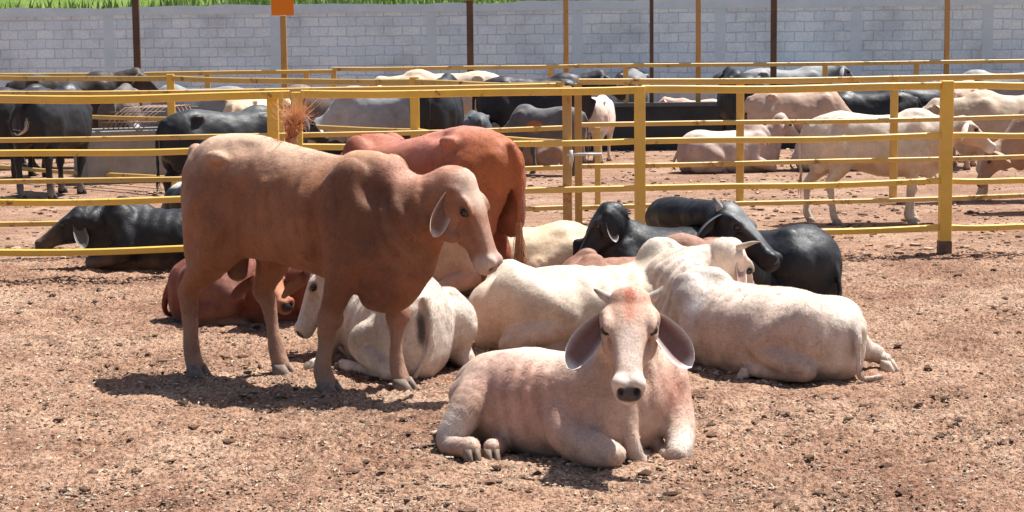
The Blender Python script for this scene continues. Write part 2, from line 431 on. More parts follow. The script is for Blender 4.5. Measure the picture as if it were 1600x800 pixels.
# ground lines of the fences (world points) found from their rails in the photograph
NF = lambda px: (lambda t: Vector((W(px, 300, 16.1 + 1.3 * t).x, 16.1 + 1.3 * t, 0)))(px / 1477.0)
RF = lambda px: (lambda t: Vector((W(px, 300, 17.9 + 2.1 * t).x, 17.9 + 2.1 * t, 0)))(px / 1477.0)
TF = lambda px: (lambda d: Vector((W(px, 150, d).x, d, 0)))(30.0 - 11.2 * min(px, 900) / 900.0)
FF = lambda px: (lambda t: Vector((W(px, 110, 33.6 + 3.0 * t).x, 33.6 + 3.0 * t, 0)))(px / 1477.0)
Z = lambda p, h: Vector((p[0], p[1], h))

def build_fences():
    hs = [1.60, 1.13, 0.70, 0.26]
    # near fence: left run, gate, right run
    L = empty('pen_fence', NF(200)); tag(L, 'left run of near yellow pipe fence, ahead of the black cow lying in the alley', 'fence', 'yellow fence runs of the pens')
    def add(root, p0, p1, heights, w, h, mat, seed, line, sag=0.012, dy=0.0):
        a, b = line(p0), line(p1); o = root.location
        for i, z in enumerate(heights):
            profile_rail(Z(a, z) - o + Vector((0, dy, 0)), Z(b, z) - o + Vector((0, dy, 0)), w, h if i else h * 1.25, 'rail', mat, root, sag, seed + i)
    add(L, -70, 456, hs, 0.05, 0.058, YEL, 1, NF, 0.02)
    post(NF(428) - L.location + Vector((0, 0.056, 0)), 1.62, 0.10, 'post', YEL, L)
    post(NF(-40) - L.location + Vector((0, 0.056, 0)), 1.62, 0.10, 'post', YEL, L)
    Gt = empty('pen_gate', NF(467)); tag(Gt, 'long yellow pipe gate in the near fence behind the brown bull and red animal', 'gate')
    add(Gt, 474, 998, hs, 0.045, 0.056, YEL, 11, NF)
    post(NF(467) - Gt.location, 1.62, 0.09, 'stile', YEL, Gt, 0.1)
    post(NF(887) - Gt.location + Vector((0, 0.054, 0)), 1.64, 0.085, 'stile', OCHRE, Gt, 0.06, 0.05)
    m = MB(); p = NF(889) - Gt.location
    m.tube([p + Vector((-0.02, -0.04, 1.02)), p + Vector((0.30, -0.05, 1.02))], 0.013); m.tube([p + Vector((0.02, -0.045, 0.93)), p + Vector((0.02, -0.045, 1.06))], 0.018)
    lt = m.build('latch', m_plain('galvanised_steel', (0.55, 0.53, 0.5), 0.4), Gt)
    R = empty('pen_fence', NF(1477)); tag(R, 'right run of near yellow fence with the square post nearest the bare ground', 'fence', 'yellow fence runs of the pens')
    add(R, 1003, 1468, hs, 0.05, 0.056, YEL, 21, NF); add(R, 1487, 1700, hs, 0.05, 0.056, YEL, 31, NF)
    post(NF(1000) - R.location, 1.63, 0.10, 'post', YEL, R, -0.15, 0.07)
    post(NF(1477) - R.location, 1.645, 0.11, 'post', YEL, R, -0.15, 0.11)
    m = MB().box((0, 0, 0.06), (0.120, 0.120, 0.16)); m.bevel(0.008); m.build('post_sleeve', m_plain('worn_post_base', (0.17, 0.10, 0.07), 0.8, 0.35, 14), R)
    # second fence of the alley
    A = empty('alley_fence', RF(600)); tag(A, 'left run of the second yellow fence, behind the alley cow', 'fence', 'yellow fence runs of the pens')
    add(A, -70, 880, [1.60, 1.16, 0.75, 0.34], 0.045, 0.05, YEL2, 41, RF, 0.02)
    post(RF(440) - A.location + Vector((0, 0.055, 0)), 1.6, 0.07, 'post', YEL2, A)
    B = empty('alley_fence', RF(1157)); tag(B, 'right run of the second yellow fence, just in front of the white standing cow', 'fence', 'yellow fence runs of the pens')
    add(B, 905, 1700, [1.63, 1.19, 0.76, 0.33], 0.045, 0.05, YEL2, 51, RF)
    for px in (904,): post(RF(px) - B.location, 1.62, 0.075, 'post', OCHRE, B, 0.0)
    for px in (1157, 1397): post(RF(px) - B.location + Vector((0, 0.054, 0)), 1.6, 0.08, 'brace', YEL2, B, 0.3)
    post(W(934, 300, 23) * 1.0 - B.location - Vector((0, 0, W(934, 300, 23).z)), 1.0, 0.07, 'post', YEL2, B)
    # slanting cross fence
    T = empty('cross_fence', TF(268)); tag(T, 'slanting yellow fence running back from the gate to the water trough', 'fence', 'yellow fence runs of the pens')
    a, b = TF(-60), TF(880); o = T.location
    for i, z in enumerate((1.60, 1.02, 0.16)):
        pieces = [(TF(-60), TF(268)), (TF(268), TF(650)), (TF(650), TF(880))]
        for j, (p, q) in enumerate(pieces):
            if i == 2 and j >= 1: continue
            profile_rail(Z(p, z) - o, Z(q, z) - o, 0.05, 0.075 if i == 0 else 0.06, 'rail', YEL2, T, 0.02, 60 + i * 3 + j)
    for px in (268, 648): post(TF(px) - o + Vector((0, -0.05, 0)), 1.66, 0.11, 'post', YEL, T, -0.1, 0.04)
    # far feeding fence
    Fz = empty('feeding_fence', FF(800)); tag(Fz, 'low olive yellow fence along the far black feed trough', 'fence', 'yellow fence runs of the pens')
    o = Fz.location
    for i, (p0, p1, z) in enumerate(((-60, 520, 1.58), (520, 900, 1.62), (900, 1700, 1.62))):
        profile_rail(Z(FF(p0), z) - o, Z(FF(p1), z) - o, 0.06, 0.075, 'rail', YEL2, Fz, 0.01, 80 + i)
    for px in (323, 478, 521, 860, 978, 1290, 1433): post(FF(px) - o + Vector((0, 0.062, 0)), 1.60, 0.10, 'post', YEL2, Fz, 0.8, 0.05)
    # tall posts
    for px, w, mt, top, lab in ((213, 0.125, BROWN, 3.9, 'tall dark brown post above the rump of the black bull, left of the orange sign'),
                           (443, 0.11, OCHRE, 2.62, 'ochre post carrying the square orange sign board'),
                           (735, 0.125, BROWN, 3.9, 'tall dark brown post behind the red standing animal'),
                           (885, 0.095, OCHRE, 3.9, 'tall yellow post rising above the gate latch'),
                           (1019, 0.07, BROWN, 3.9, 'thinnest tall post, brown, ending on the far top rail'),
                           (1092, 0.095, OCHRE, 3.9, 'tall yellow post standing left of the black rump at the trough'),
                           (1210, 0.115, BROWN, 3.9, 'tall dark brown post in front of the grey back at the trough'),
                           (1481, 0.095, OCHRE, 3.9, 'rightmost tall yellow post, above the square near fence post')):
        p = FF(px)
        r = empty('tall_post', p + Vector((0, 0.125, 0))); tag(r, lab, 'post', 'tall posts along the feed trough')
        post(Vector((0, 0, 0)), top, w, 'shaft', mt, r, -0.1, 0.08)
        if px == 443:
            sg = MB().box((0, -0.05, 2.93), (0.42, 0.012, 0.62)); sg.bevel(0.004)
            s = sg.build('sign_board', m_plain('orange_sign_paint', (0.80, 0.22, 0.008), 0.5, 0.04, 2), None)
            s.location = p + Vector((0, 0.125, 0)); tag(s, 'square orange sign board fixed on top of an ochre post', 'sign')
        if px == 735:
            MB().bar((-0.2, -0.05, 2.92), (0.2, -0.05, 2.92), 0.05, 0.09).build('bracket', OCHRE, r)

# ------------------------------------------------------------------ troughs
def build_troughs():
    BT = m_black_trough()
    def chan(name, a, b, dep, h, mat, label, rim=0.07, cat='trough', inner=None):
        a, b = Vector(a), Vector(b); dv = b - a; L = dv.length
        r = empty(name, a, math.atan2(dv.y, dv.x)); tag(r, label, cat)
        MB().box((L / 2, 0.04, h / 2 - 0.05), (L, 0.08, h + 0.1)).bevel(0.01).build('front_wall', mat, r)
        MB().box((L / 2, dep - 0.04, h / 2 - 0.05), (L, 0.08, h + 0.1)).bevel(0.01).build('back_wall', mat, r)
        for x in (0.04, L - 0.04):
            MB().box((x, dep / 2, h / 2 - 0.05), (0.08, dep - 0.164, h + 0.1)).build('end_wall', mat, r)
        MB().box((L / 2, dep / 2, h * 0.6), (L - 0.17, dep - 0.17, 0.04)).build('feed_bed', inner or mat, r)
        return r
    hay = m_plain('silage', (0.20, 0.15, 0.08), 0.95, 0.4, 12)
    r = chan('feed_trough', Vector((-13.2, 34.6, 0)), Vector((12.8, 36.0, 0)), 0.7, 0.9, BT, 'long black feed trough running across the far side of the pens', inner=hay)
    MB().bar((0, -0.03, 0.87), ((Vector((12.8, 36.0, 0)) - Vector((-13.2, 34.6, 0))).length, -0.03, 0.87), 0.05, 0.07).build('lip', m_plain('grey_steel', (0.09, 0.10, 0.105), 0.5), r)
    a = G(138, 289); b = G(292, 283)
    t = chan('water_trough', a, b, 1.1, 0.80, RAWC, 'raw concrete water trough under a bent rebar cage', inner=BT)
    m = empty('rebar_cage', Vector(a) + Vector((0.25, 0.3, 0.80)), 0.0); tag(m, 'bent rusty rebar cage lying over the concrete water trough', 'cage')
    k = MB()
    for i in range(9):
        x = 0.02 + i * 0.075
        k.tube([(x - 0.12, 0, -0.02), (x + 0.05, 0.1, 0.2), (x + 0.2, 0.3, 0.33), (x + 0.55, 0.5, 0.36)], 0.008, 5)
    for y, z, dx in ((0.05, 0.12, 0.0), (0.2, 0.27, 0.1), (0.4, 0.35, 0.3)): k.tube([(dx - 0.1, y, z), (dx + 0.75, y, z)], 0.008, 5)
    for i in range(6): k.tube([(0.85 + i * 0.06, 0.5, 0.35), (0.95 + i * 0.065, 0.3, 0.22), (1.02 + i * 0.06, 0.0, -0.02)], 0.008, 5)
    k.tube([(0.6, 0.5, 0.36), (1.3, 0.5, 0.33)], 0.008, 5); k.tube([(0.9, 0.3, 0.22), (1.35, 0.3, 0.22)], 0.008, 5)
    k.build('bars', STEEL, m)

build_ground(); build_clods(); build_wall(); build_bank(); build_fences(); build_troughs()
# ------------------------------------------------------------------ implicit bodies -> one continuous mesh
def catmull(st, m=8):
    st = np.asarray(st, dtype=float); n = len(st); out = []
    for i in range(n - 1):
        p0, p1, p2, p3 = st[max(i - 1, 0)], st[i], st[i + 1], st[min(i + 2, n - 1)]
        for k in range(m):
            t = k / m
            out.append(0.5 * (2 * p1 + (p2 - p0) * t + (2 * p0 - 5 * p1 + 4 * p2 - p3) * t * t + (3 * p1 - p0 - 3 * p2 + p3) * t ** 3))
    out.append(st[-1]); return np.array(out)

def frame(origin, fwd, up=(0, 0, 1)):
    x = Vector(fwd).normalized(); u = Vector(up); y = u.cross(x).normalized(); z = x.cross(y)
    M = Matrix((x, y, z)).transposed().to_4x4(); M.translation = Vector(origin); return M

class Body:
    def __init__(s): s.P = []
    def add(s, fn, lo, hi, k, op='u'): s.P.append((fn, np.array(lo, float), np.array(hi, float), k, op)); return s
    def ell(s, c, r, rot=(0, 0, 0), k=0.05, op='u', M=None):
        R = Euler(rot).to_matrix().to_4x4(); T = (M or Matrix.Identity(4)) @ Matrix.Translation(c) @ R
        A = np.array(T.inverted())[:3]; r = np.array(r, float); Tn = np.array(T)
        e = np.sqrt(((Tn[:3, :3] * r) ** 2).sum(1)); c0 = Tn[:3, 3]
        def fn(P):
            q = P @ A[:, :3].T + A[:, 3]
            k0 = np.sqrt(((q / r) ** 2).sum(-1)); k1 = np.sqrt(((q / (r * r)) ** 2).sum(-1)) + 1e-9
            return k0 * (k0 - 1) / k1
        return s.add(fn, c0 - e, c0 + e, k, op)
    def cap(s, a, b, ra, rb, k=0.04, op='u'):
        a = np.array(a, float); b = np.array(b, float); d = b - a; dd = d @ d + 1e-9
        def fn(P):
            q = P - a; t = np.clip(q @ d / dd, 0, 1)
            return np.sqrt(((q - t[..., None] * d) ** 2).sum(-1)) - (ra + (rb - ra) * t)
        m = max(ra, rb)
        return s.add(fn, np.minimum(a, b) - m, np.maximum(a, b) + m, k, op)
    def chain(s, pts, k=0.04):
        """pts: (x, y, z, r): one tapered tube through all points, blended once"""
        pts = catmull(pts, 4) if len(pts) > 2 else np.array(pts, float)
        segs = [(p[:3], q[:3], p[3], q[3]) for p, q in zip(pts[:-1], pts[1:])]
        def fn(P):
            o = None
            for a, b, ra, rb in segs:
                d = b - a; q = P - a; t = np.clip(q @ d / (d @ d + 1e-9), 0, 1)
                e = np.sqrt(((q - t[..., None] * d) ** 2).sum(-1)) - (ra + (rb - ra) * t)
                o = e if o is None else np.minimum(o, e)
            return o
        return s.add(fn, (pts[:, :3] - pts[:, 3:]).min(0), (pts[:, :3] + pts[:, 3:]).max(0), k)
    def loft(s, st, M=None, k=0.06):
        """stations (x, yc, ztop, zmid, zbot, halfwidth, n)"""
        st = catmull(st, 8); M = M or Matrix.Identity(4); A = np.array(M.inverted())[:3]
        xs = st[:, 0]
        corners = []
        for q in st[::4]:
            for y in (q[1] - q[5], q[1] + q[5]):
                for z in (q[2], q[4]): corners.append(np.array(M @ Vector((q[0], y, z))))
        corners = np.array(corners)
        def fn(P):
            q = P @ A[:, :3].T + A[:, 3]
            x = np.clip(q[..., 0], xs[0], xs[-1]); dx = q[..., 0] - x
            yc, zt, zm, zb, w, n = [np.interp(x, xs, st[:, i]) for i in range(1, 7)]
            w = np.maximum(w, .004); up = q[..., 2] - zm
            h = np.where(up > 0, np.maximum(zt - zm, .004), np.maximum(zm - zb, .004))
            u = np.abs(q[..., 1] - yc) / w; v = np.abs(up) / h
            g = (u ** n + v ** n) ** (1 / n) + 1e-9
            # first order distance: (g-1)/|grad g|
            gu = (u / g) ** (n - 1) / w; gv = (v / g) ** (n - 1) / h
            d = (g - 1) / np.sqrt(gu * gu + gv * gv + 1e-6)
            d = np.where(g < 0.25, -0.75 * np.minimum(w, h), d)
            return np.where(d > 0, np.sqrt(d * d + dx * dx), np.where(np.abs(dx) > 0, np.maximum(d, 0) + np.abs(dx), d))
        return s.add(fn, corners.min(0), corners.max(0), k)
    def mesh(s, vox, clip_z=None):
        u = [p for p in s.P if p[4] == 'u']
        lo = np.min([p[1] for p in u], 0) - 3 * vox; hi = np.max([p[2] for p in u], 0) + 3 * vox
        if clip_z is not None: lo[2] = max(lo[2], clip_z - 3 * vox)
        n = np.ceil((hi - lo) / vox).astype(int) + 1
        ax = [lo[i] + vox * np.arange(n[i]) for i in range(3)]
        Fd = np.full(n, 0.25, dtype=np.float32)
        for fn, a, b, k, op in s.P:
            m = k + 3 * vox + (0.06 if op == 'u' else 0.0)
            i0 = np.maximum(np.floor((a - m - lo) / vox).astype(int), 0); i1 = np.minimum(np.ceil((b + m - lo) / vox).astype(int) + 1, n)
            if (i1 <= i0).any(): continue
            sl = tuple(slice(i0[i], i1[i]) for i in range(3))
            Pg = np.stack(np.meshgrid(*[ax[i][sl[i]] for i in range(3)], indexing='ij'), -1)
            d = fn(Pg).astype(np.float32); c = Fd[sl]
            if op == 'u':
                h = np.maximum(k - np.abs(c - d), 0) / k
                Fd[sl] = np.minimum(c, d) - h * h * k * 0.25
            else:
                h = np.maximum(k - np.abs(c + d), 0) / k
                Fd[sl] = np.maximum(c, -d) + h * h * k * 0.25
        if clip_z is not None:
            Fd = np.maximum(Fd, (clip_z - ax[2])[None, None, :].astype(np.float32))
        Fd[0] = Fd[-1] = 0.2; Fd[:, 0] = Fd[:, -1] = 0.2; Fd[:, :, 0] = Fd[:, :, -1] = 0.2
        return surface_nets(Fd, lo, vox)

def surface_nets(F, lo, vox):
    S = F < 0; nx, ny, nz = F.shape
    cs = np.zeros((nx - 1, ny - 1, nz - 1), dtype=np.int8)
    for a in (0, 1):
        for b in (0, 1):
            for c in (0, 1): cs += S[a:nx - 1 + a, b:ny - 1 + b, c:nz - 1 + c]
    I, J, K = np.nonzero((cs > 0) & (cs < 8))
    acc = np.zeros((len(I), 3)); cnt = np.zeros(len(I))
    for ax in range(3):
        for u in (0, 1):
            for v in (0, 1):
                o = [0, 0, 0]; oa = [(1, 2), (0, 2), (0, 1)][ax]; o[oa[0]] = u; o[oa[1]] = v
                e = list(o); e[ax] = 1
                f0 = F[I + o[0], J + o[1], K + o[2]]; f1 = F[I + e[0], J + e[1], K + e[2]]
                m = (f0 < 0) != (f1 < 0); t = np.where(m, f0 / np.where(m, f0 - f1, 1), 0)
                p = np.tile(np.array(o, float), (len(I), 1)); p[:, ax] = t
                acc[m] += p[m]; cnt[m] += 1
    V = lo + vox * (np.stack([I, J, K], -1) + acc / cnt[:, None])
    idx = np.full((nx - 1, ny - 1, nz - 1), -1, dtype=np.int64); idx[I, J, K] = np.arange(len(I))
    Q = []
    for ax in range(3):
        sl0 = [slice(None)] * 3; sl1 = [slice(None)] * 3; sl0[ax] = slice(0, -1); sl1[ax] = slice(1, None)
        A, B = S[tuple(sl0)], S[tuple(sl1)]; ch = A != B
        b, c = [(1, 2), (2, 0), (0, 1)][ax]
        E = np.stack(np.nonzero(ch), -1)
        E = E[(E[:, b] > 0) & (E[:, c] > 0)]
        fl = A[tuple(E.T)]
        def cell(db, dc):
            q = E.copy(); q[:, b] += db; q[:, c] += dc; return idx[tuple(q.T)]
        q = np.stack([cell(-1, -1), cell(0, -1), cell(0, 0), cell(-1, 0)], -1)
        q[~fl] = q[~fl][:, ::-1]
        Q.append(q)
    Q = np.vstack(Q); Q = Q[(Q >= 0).all(1)]
    return V, Q

def largest(V, Q):
    """keep the biggest connected piece"""
    lab = np.arange(len(V))
    e = np.vstack([Q[:, [0, 1]], Q[:, [1, 2]], Q[:, [2, 3]], Q[:, [3, 0]]])
    while True:
        m = np.minimum(lab[e[:, 0]], lab[e[:, 1]]); new = lab.copy()
        np.minimum.at(new, e[:, 0], m); np.minimum.at(new, e[:, 1], m)
        new = new[new]
        if (new == lab).all(): break
        lab = new
    u, c = np.unique(lab, return_counts=True); k = lab == u[c.argmax()]
    mp = np.cumsum(k) - 1; Q = Q[k[Q[:, 0]]]
    return V[k], mp[Q]
# ------------------------------------------------------------------ cattle
def m_coat(name, gloss=0.55, sheen=0.0, fine=1.0):
    M = Mat(name, gloss, 0.25)
    at = M.n.new('ShaderNodeAttribute'); at.attribute_name = 'coat'
    v1 = M.ramp(M.noise(7, 6, 0.7), [(0.28, 0.78), (0.5, 1.0), (0.72, 1.14)])
    v2 = M.ramp(M.noise(75, 4, 0.7), [(0.25, 0.82), (0.75, 1.14)])
    M.col(M.mix(1.0, M.mix(1.0, at.outputs['Color'], v1, 'MULTIPLY'), v2, 'MULTIPLY'))
    M.bump(M.noise(14, 4, 0.6), 0.22, 0.02); M.bump(M.noise(30, 5, 0.7, vec=M.mapping((0.35, 1, 1.2))), 0.14, 0.010)
    M.bump(M.noise(95, 4, 0.7, vec=M.mapping((1, 1, 0.35))), 0.22 * fine, 0.006)
    M.l(M.ramp(M.noise(5, 4), [(0.3, gloss - 0.08), (0.7, gloss + 0.12)]), M.b.inputs['Roughness'])
    if sheen:
        M.b.inputs['Sheen Weight'].default_value = sheen; M.b.inputs['Sheen Roughness'].default_value = 0.4
    return M.m
COAT = m_coat('cattle_coat', 0.62, 0.06); BLACKCOAT = m_coat('glossy_black_coat', 0.50, 0.0); BLACKCOAT.node_tree.nodes['Principled BSDF'].inputs['Specular IOR Level'].default_value = 0.3
def m_horn():
    M = Mat('horn_keratin', 0.6, 0.15); s = M.n.new('ShaderNodeAttribute'); s.attribute_name = 'coat'
    M.col(M.mix(1, s.outputs['Color'], M.ramp(M.noise(40, 4), [(0.3, 0.75), (0.7, 1.2)]), 'MULTIPLY')); M.bump(M.noise(50, 3, vec=M.mapping((1, 1, 1))), .2, .003); return M.m
HORN = m_horn(); EYE = Mat('wet_eye', 0.08, 0.6).col((0.012, 0.008, 0.006)).m
LID = None

def ear_mesh(base, direc, face, L, wid, inner, outer, droop=0.25, rim=(0.9, 0.85, 0.8), curl=0.5, nu=22, nv=14):
    """leaf shaped, folded ear with thickness: outline from base along direc, hollow side towards face"""
    d = Vector(direc).normalized(); f = Vector(face); f = (f - d * f.dot(d)).normalized(); s = d.cross(f)
    V, C = [], []
    th = 0.006
    for side in (0, 1):
        for i in range(nu + 1):
            u = i / nu
            w = wid * (0.42 + 0.58 * math.sin(math.pi * min(1, 0.10 + u * 0.60)) ** 1.0) * (1 - max(0, (u - 0.55) / 0.45) ** 2.6) ** 0.55 if u < 1 else 0.001
            w = max(w, 0.002)
            bend = droop * L * u * u
            for j in range(nv + 1):
                v = j / nv * 2 - 1
                roll = curl * (1 - 0.55 * u)
                a = v * (0.55 + roll)
                R = w / math.sin(0.55 + roll)
                yy = R * math.sin(a); zz = -R * (math.cos(a) - math.cos(0.55 + roll))
                p = Vector(base) + d * (L * u) + s * yy + f * (zz + (th if side == 0 else -th) * (1 - abs(v) ** 6) * (1 - u ** 8)) - Vector((0, 0, 1)) * bend
                V.append(p[:])
                if side == 0:
                    e = max(abs(v) ** 4, sstep(0.80, 1.0, u))
                    k = 0.55 + 0.30 * math.cos(v * 9) * (1 - u) + 0.45 * u
                    C.append([(inner[q] * (0.75 + 0.35 * k)) * (1 - e) + rim[q] * e for q in range(3)])
                else:
                    e = abs(v) ** 6; C.append([outer[q] * (1 - e) + rim[q] * e for q in range(3)])
    n1 = (nu + 1) * (nv + 1); F = []
    for i in range(nu):
        for j in range(nv):
            a = i * (nv + 1) + j; q = [a, a + 1, a + nv + 2, a + nv + 1]
            F.append(q); F.append([x + n1 for x in q[::-1]])
    for i in range(nu):
        a = i * (nv + 1); F.append([a, a + nv + 1, a + nv + 1 + n1, a + n1]); a += nv; F.append([a + nv + 1, a, a + n1, a + nv + 1 + n1])
    return np.array(V), np.array(F), np.array(C)

def horn_obj(pts, radii, c0, c1, parent, n=12):
    m = MB(); m.tube(catmull([(*p,) for p in pts], 4), np.interp(np.linspace(0, 1, 4 * (len(pts) - 1) + 1), np.linspace(0, 1, len(radii)), radii), n)
    o = m.build('horn', HORN, parent)
    a = o.data.attributes.new('coat', 'FLOAT_COLOR', 'POINT'); nv = len(o.data.vertices)
    t = np.clip(np.arange(nv) / nv, 0, 1)[:, None]
    c = np.ones((nv, 4), np.float32); c[:, :3] = np.array(c0) * (1 - t) + np.array(c1) * t
    a.data.foreach_set('color', c.ravel()); return o

def hoof_obj(p, fwd, size, col, parent, mat=HORN):
    """two claws; p: top centre (coronet), fwd: toe direction (horizontal), both in the animal's space"""
    f = Vector(fwd).normalized(); s = Vector((0, 0, 1)).cross(f)
    if s.length < .1: s = Vector((0, 1, 0))
    s.normalize(); u = f.cross(s)
    V, F = [], []
    for sd in (-1, 1):
        b = len(V); n = 14
        levels = [(0.0, 0.030, 0.024, 0.0), (0.4, 0.040, 0.027, 0.010), (0.8, 0.050, 0.030, 0.022), (1.0, 0.048, 0.028, 0.026)]
        for t, lx, ly, off in levels:
            for k in range(n):
                a = 2 * math.pi * k / n; cx = math.cos(a); cy = math.sin(a)
                lx2 = lx * (1.25 if cx > 0 else 1.0)
                px = off + lx2 * math.copysign(abs(cx) ** 0.8, cx); py = sd * 0.031 + ly * math.copysign(abs(cy) ** 0.8, cy) * (1 - 0.35 * max(cx, 0))
                q = Vector(p) + (f * px + s * (py - sd * 0.008 * max(cx, 0)) - u * (t * 0.068)) * size
                V.append(q[:])
        for l in range(len(levels) - 1):
            for k in range(n): F.append([b + l * n + k, b + (l + 1) * n + k, b + (l + 1) * n + (k + 1) % n, b + l * n + (k + 1) % n])
        c0 = len(V); V.append(tuple(np.mean(V[b:b + n], 0))); c1 = len(V); V.append(tuple(np.mean(V[b + 3 * n:b + 4 * n], 0)))
        for k in range(n):
            F.append([b + k, b + (k + 1) % n, c0, c0]); F.append([b + 3 * n + (k + 1) % n, b + 3 * n + k, c1, c1])
    V = np.array(V); F = np.array(F); tri = F[F[:, 2] == F[:, 3]][:, :3]; quad = F[F[:, 2] != F[:, 3]]
    t = sstep(0, 1, np.tile(np.repeat([0.1, .5, .8, 1.0], 14), 1))
    cc = np.tile(np.array(col), (len(V), 1)) * (0.8 + 0.4 * (vnoise(V, 40, 3)[:, None] * .5 + .5))
    return link('hoof', np_mesh('hoof', V, [quad, tri], True, cc), mat, parent)

def switch_obj(pts, rad, col, parent, n=60, seed=1, name='tail_switch', wild=0.5, sth=0.0035, tip=None, flare=0.0):
    """hair tuft along a path of points"""
    rng = random.Random(seed); path = catmull([(*p,) for p in pts], 5); m = MB()
    for i in range(n):
        a = rng.uniform(0, 6.28); r = rad * math.sqrt(rng.random()); e = rng.uniform(0.55, 1.0); st = int(rng.uniform(0, 0.35) * len(path))
        fl = [flare * rng.gauss(0, 1), flare * rng.gauss(0, 1), flare * rng.gauss(-.1, 1.0)]
        ox, oy = math.cos(a) * r, math.sin(a) * r; ph = rng.uniform(0, 6)
        q = []
        K = path[st: max(st + 3, int(len(path) * e))]
        for j, p in enumerate(K):
            t = j / max(1, len(K) - 1); sp = 0.25 + wild * 2 * t
            q.append((p[0] + ox * sp + 0.008 * math.sin(ph + 4 * t) + fl[0] * t * t, p[1] + oy * sp + 0.008 * math.cos(ph + 3 * t) + fl[1] * t * t, p[2] + 0.3 * ox * sp * t + fl[2] * t * t * t))
        m.tube(q, [sth * (1 - 0.75 * j / len(q)) for j in range(len(q))], 4, cap=False)
    o = m.build(name, COAT, parent)
    nv = len(o.data.vertices); c = np.ones((nv, 4), np.float32); c[:, :3] = np.array(col) * (0.7 + 0.6 * np.random.default_rng(seed).random((nv, 1)))
    if tip is not None:
        xyz = np.array([v.co[:] for v in o.data.vertices]); t = np.clip(np.linalg.norm(xyz - np.array(path[0]), axis=1) / (0.8 * np.linalg.norm(np.array(path[-1]) - np.array(path[0]))), 0, 1)[:, None] ** 2; c[:, :3] = c[:, :3] * (1 - t) + np.array(tip) * t
    o.data.attributes.new('coat', 'FLOAT_COLOR', 'POINT').data.foreach_set('color', c.ravel()); return o

HEAD = [(-.045, 0, .000, -.05, -.10, .050, 2.0), (-.01, 0, .030, -.05, -.16, .095, 2.4), (.05, 0, .045, -.05, -.205, .113, 2.5), (.12, 0, .046, -.05, -.225, .114, 2.5),
        (.18, 0, .040, -.045, -.218, .104, 2.6), (.26, 0, .026, -.03, -.178, .080, 2.9), (.34, 0, .012, -.035, -.142, .064, 2.9), (.41, 0, .004, -.05, -.124, .067, 2.5),
        (.46, 0, -.006, -.055, -.118, .069, 2.4), (.495, 0, -.022, -.06, -.112, .062, 2.3), (.515, 0, -.040, -.065, -.105, .045, 2.0)]

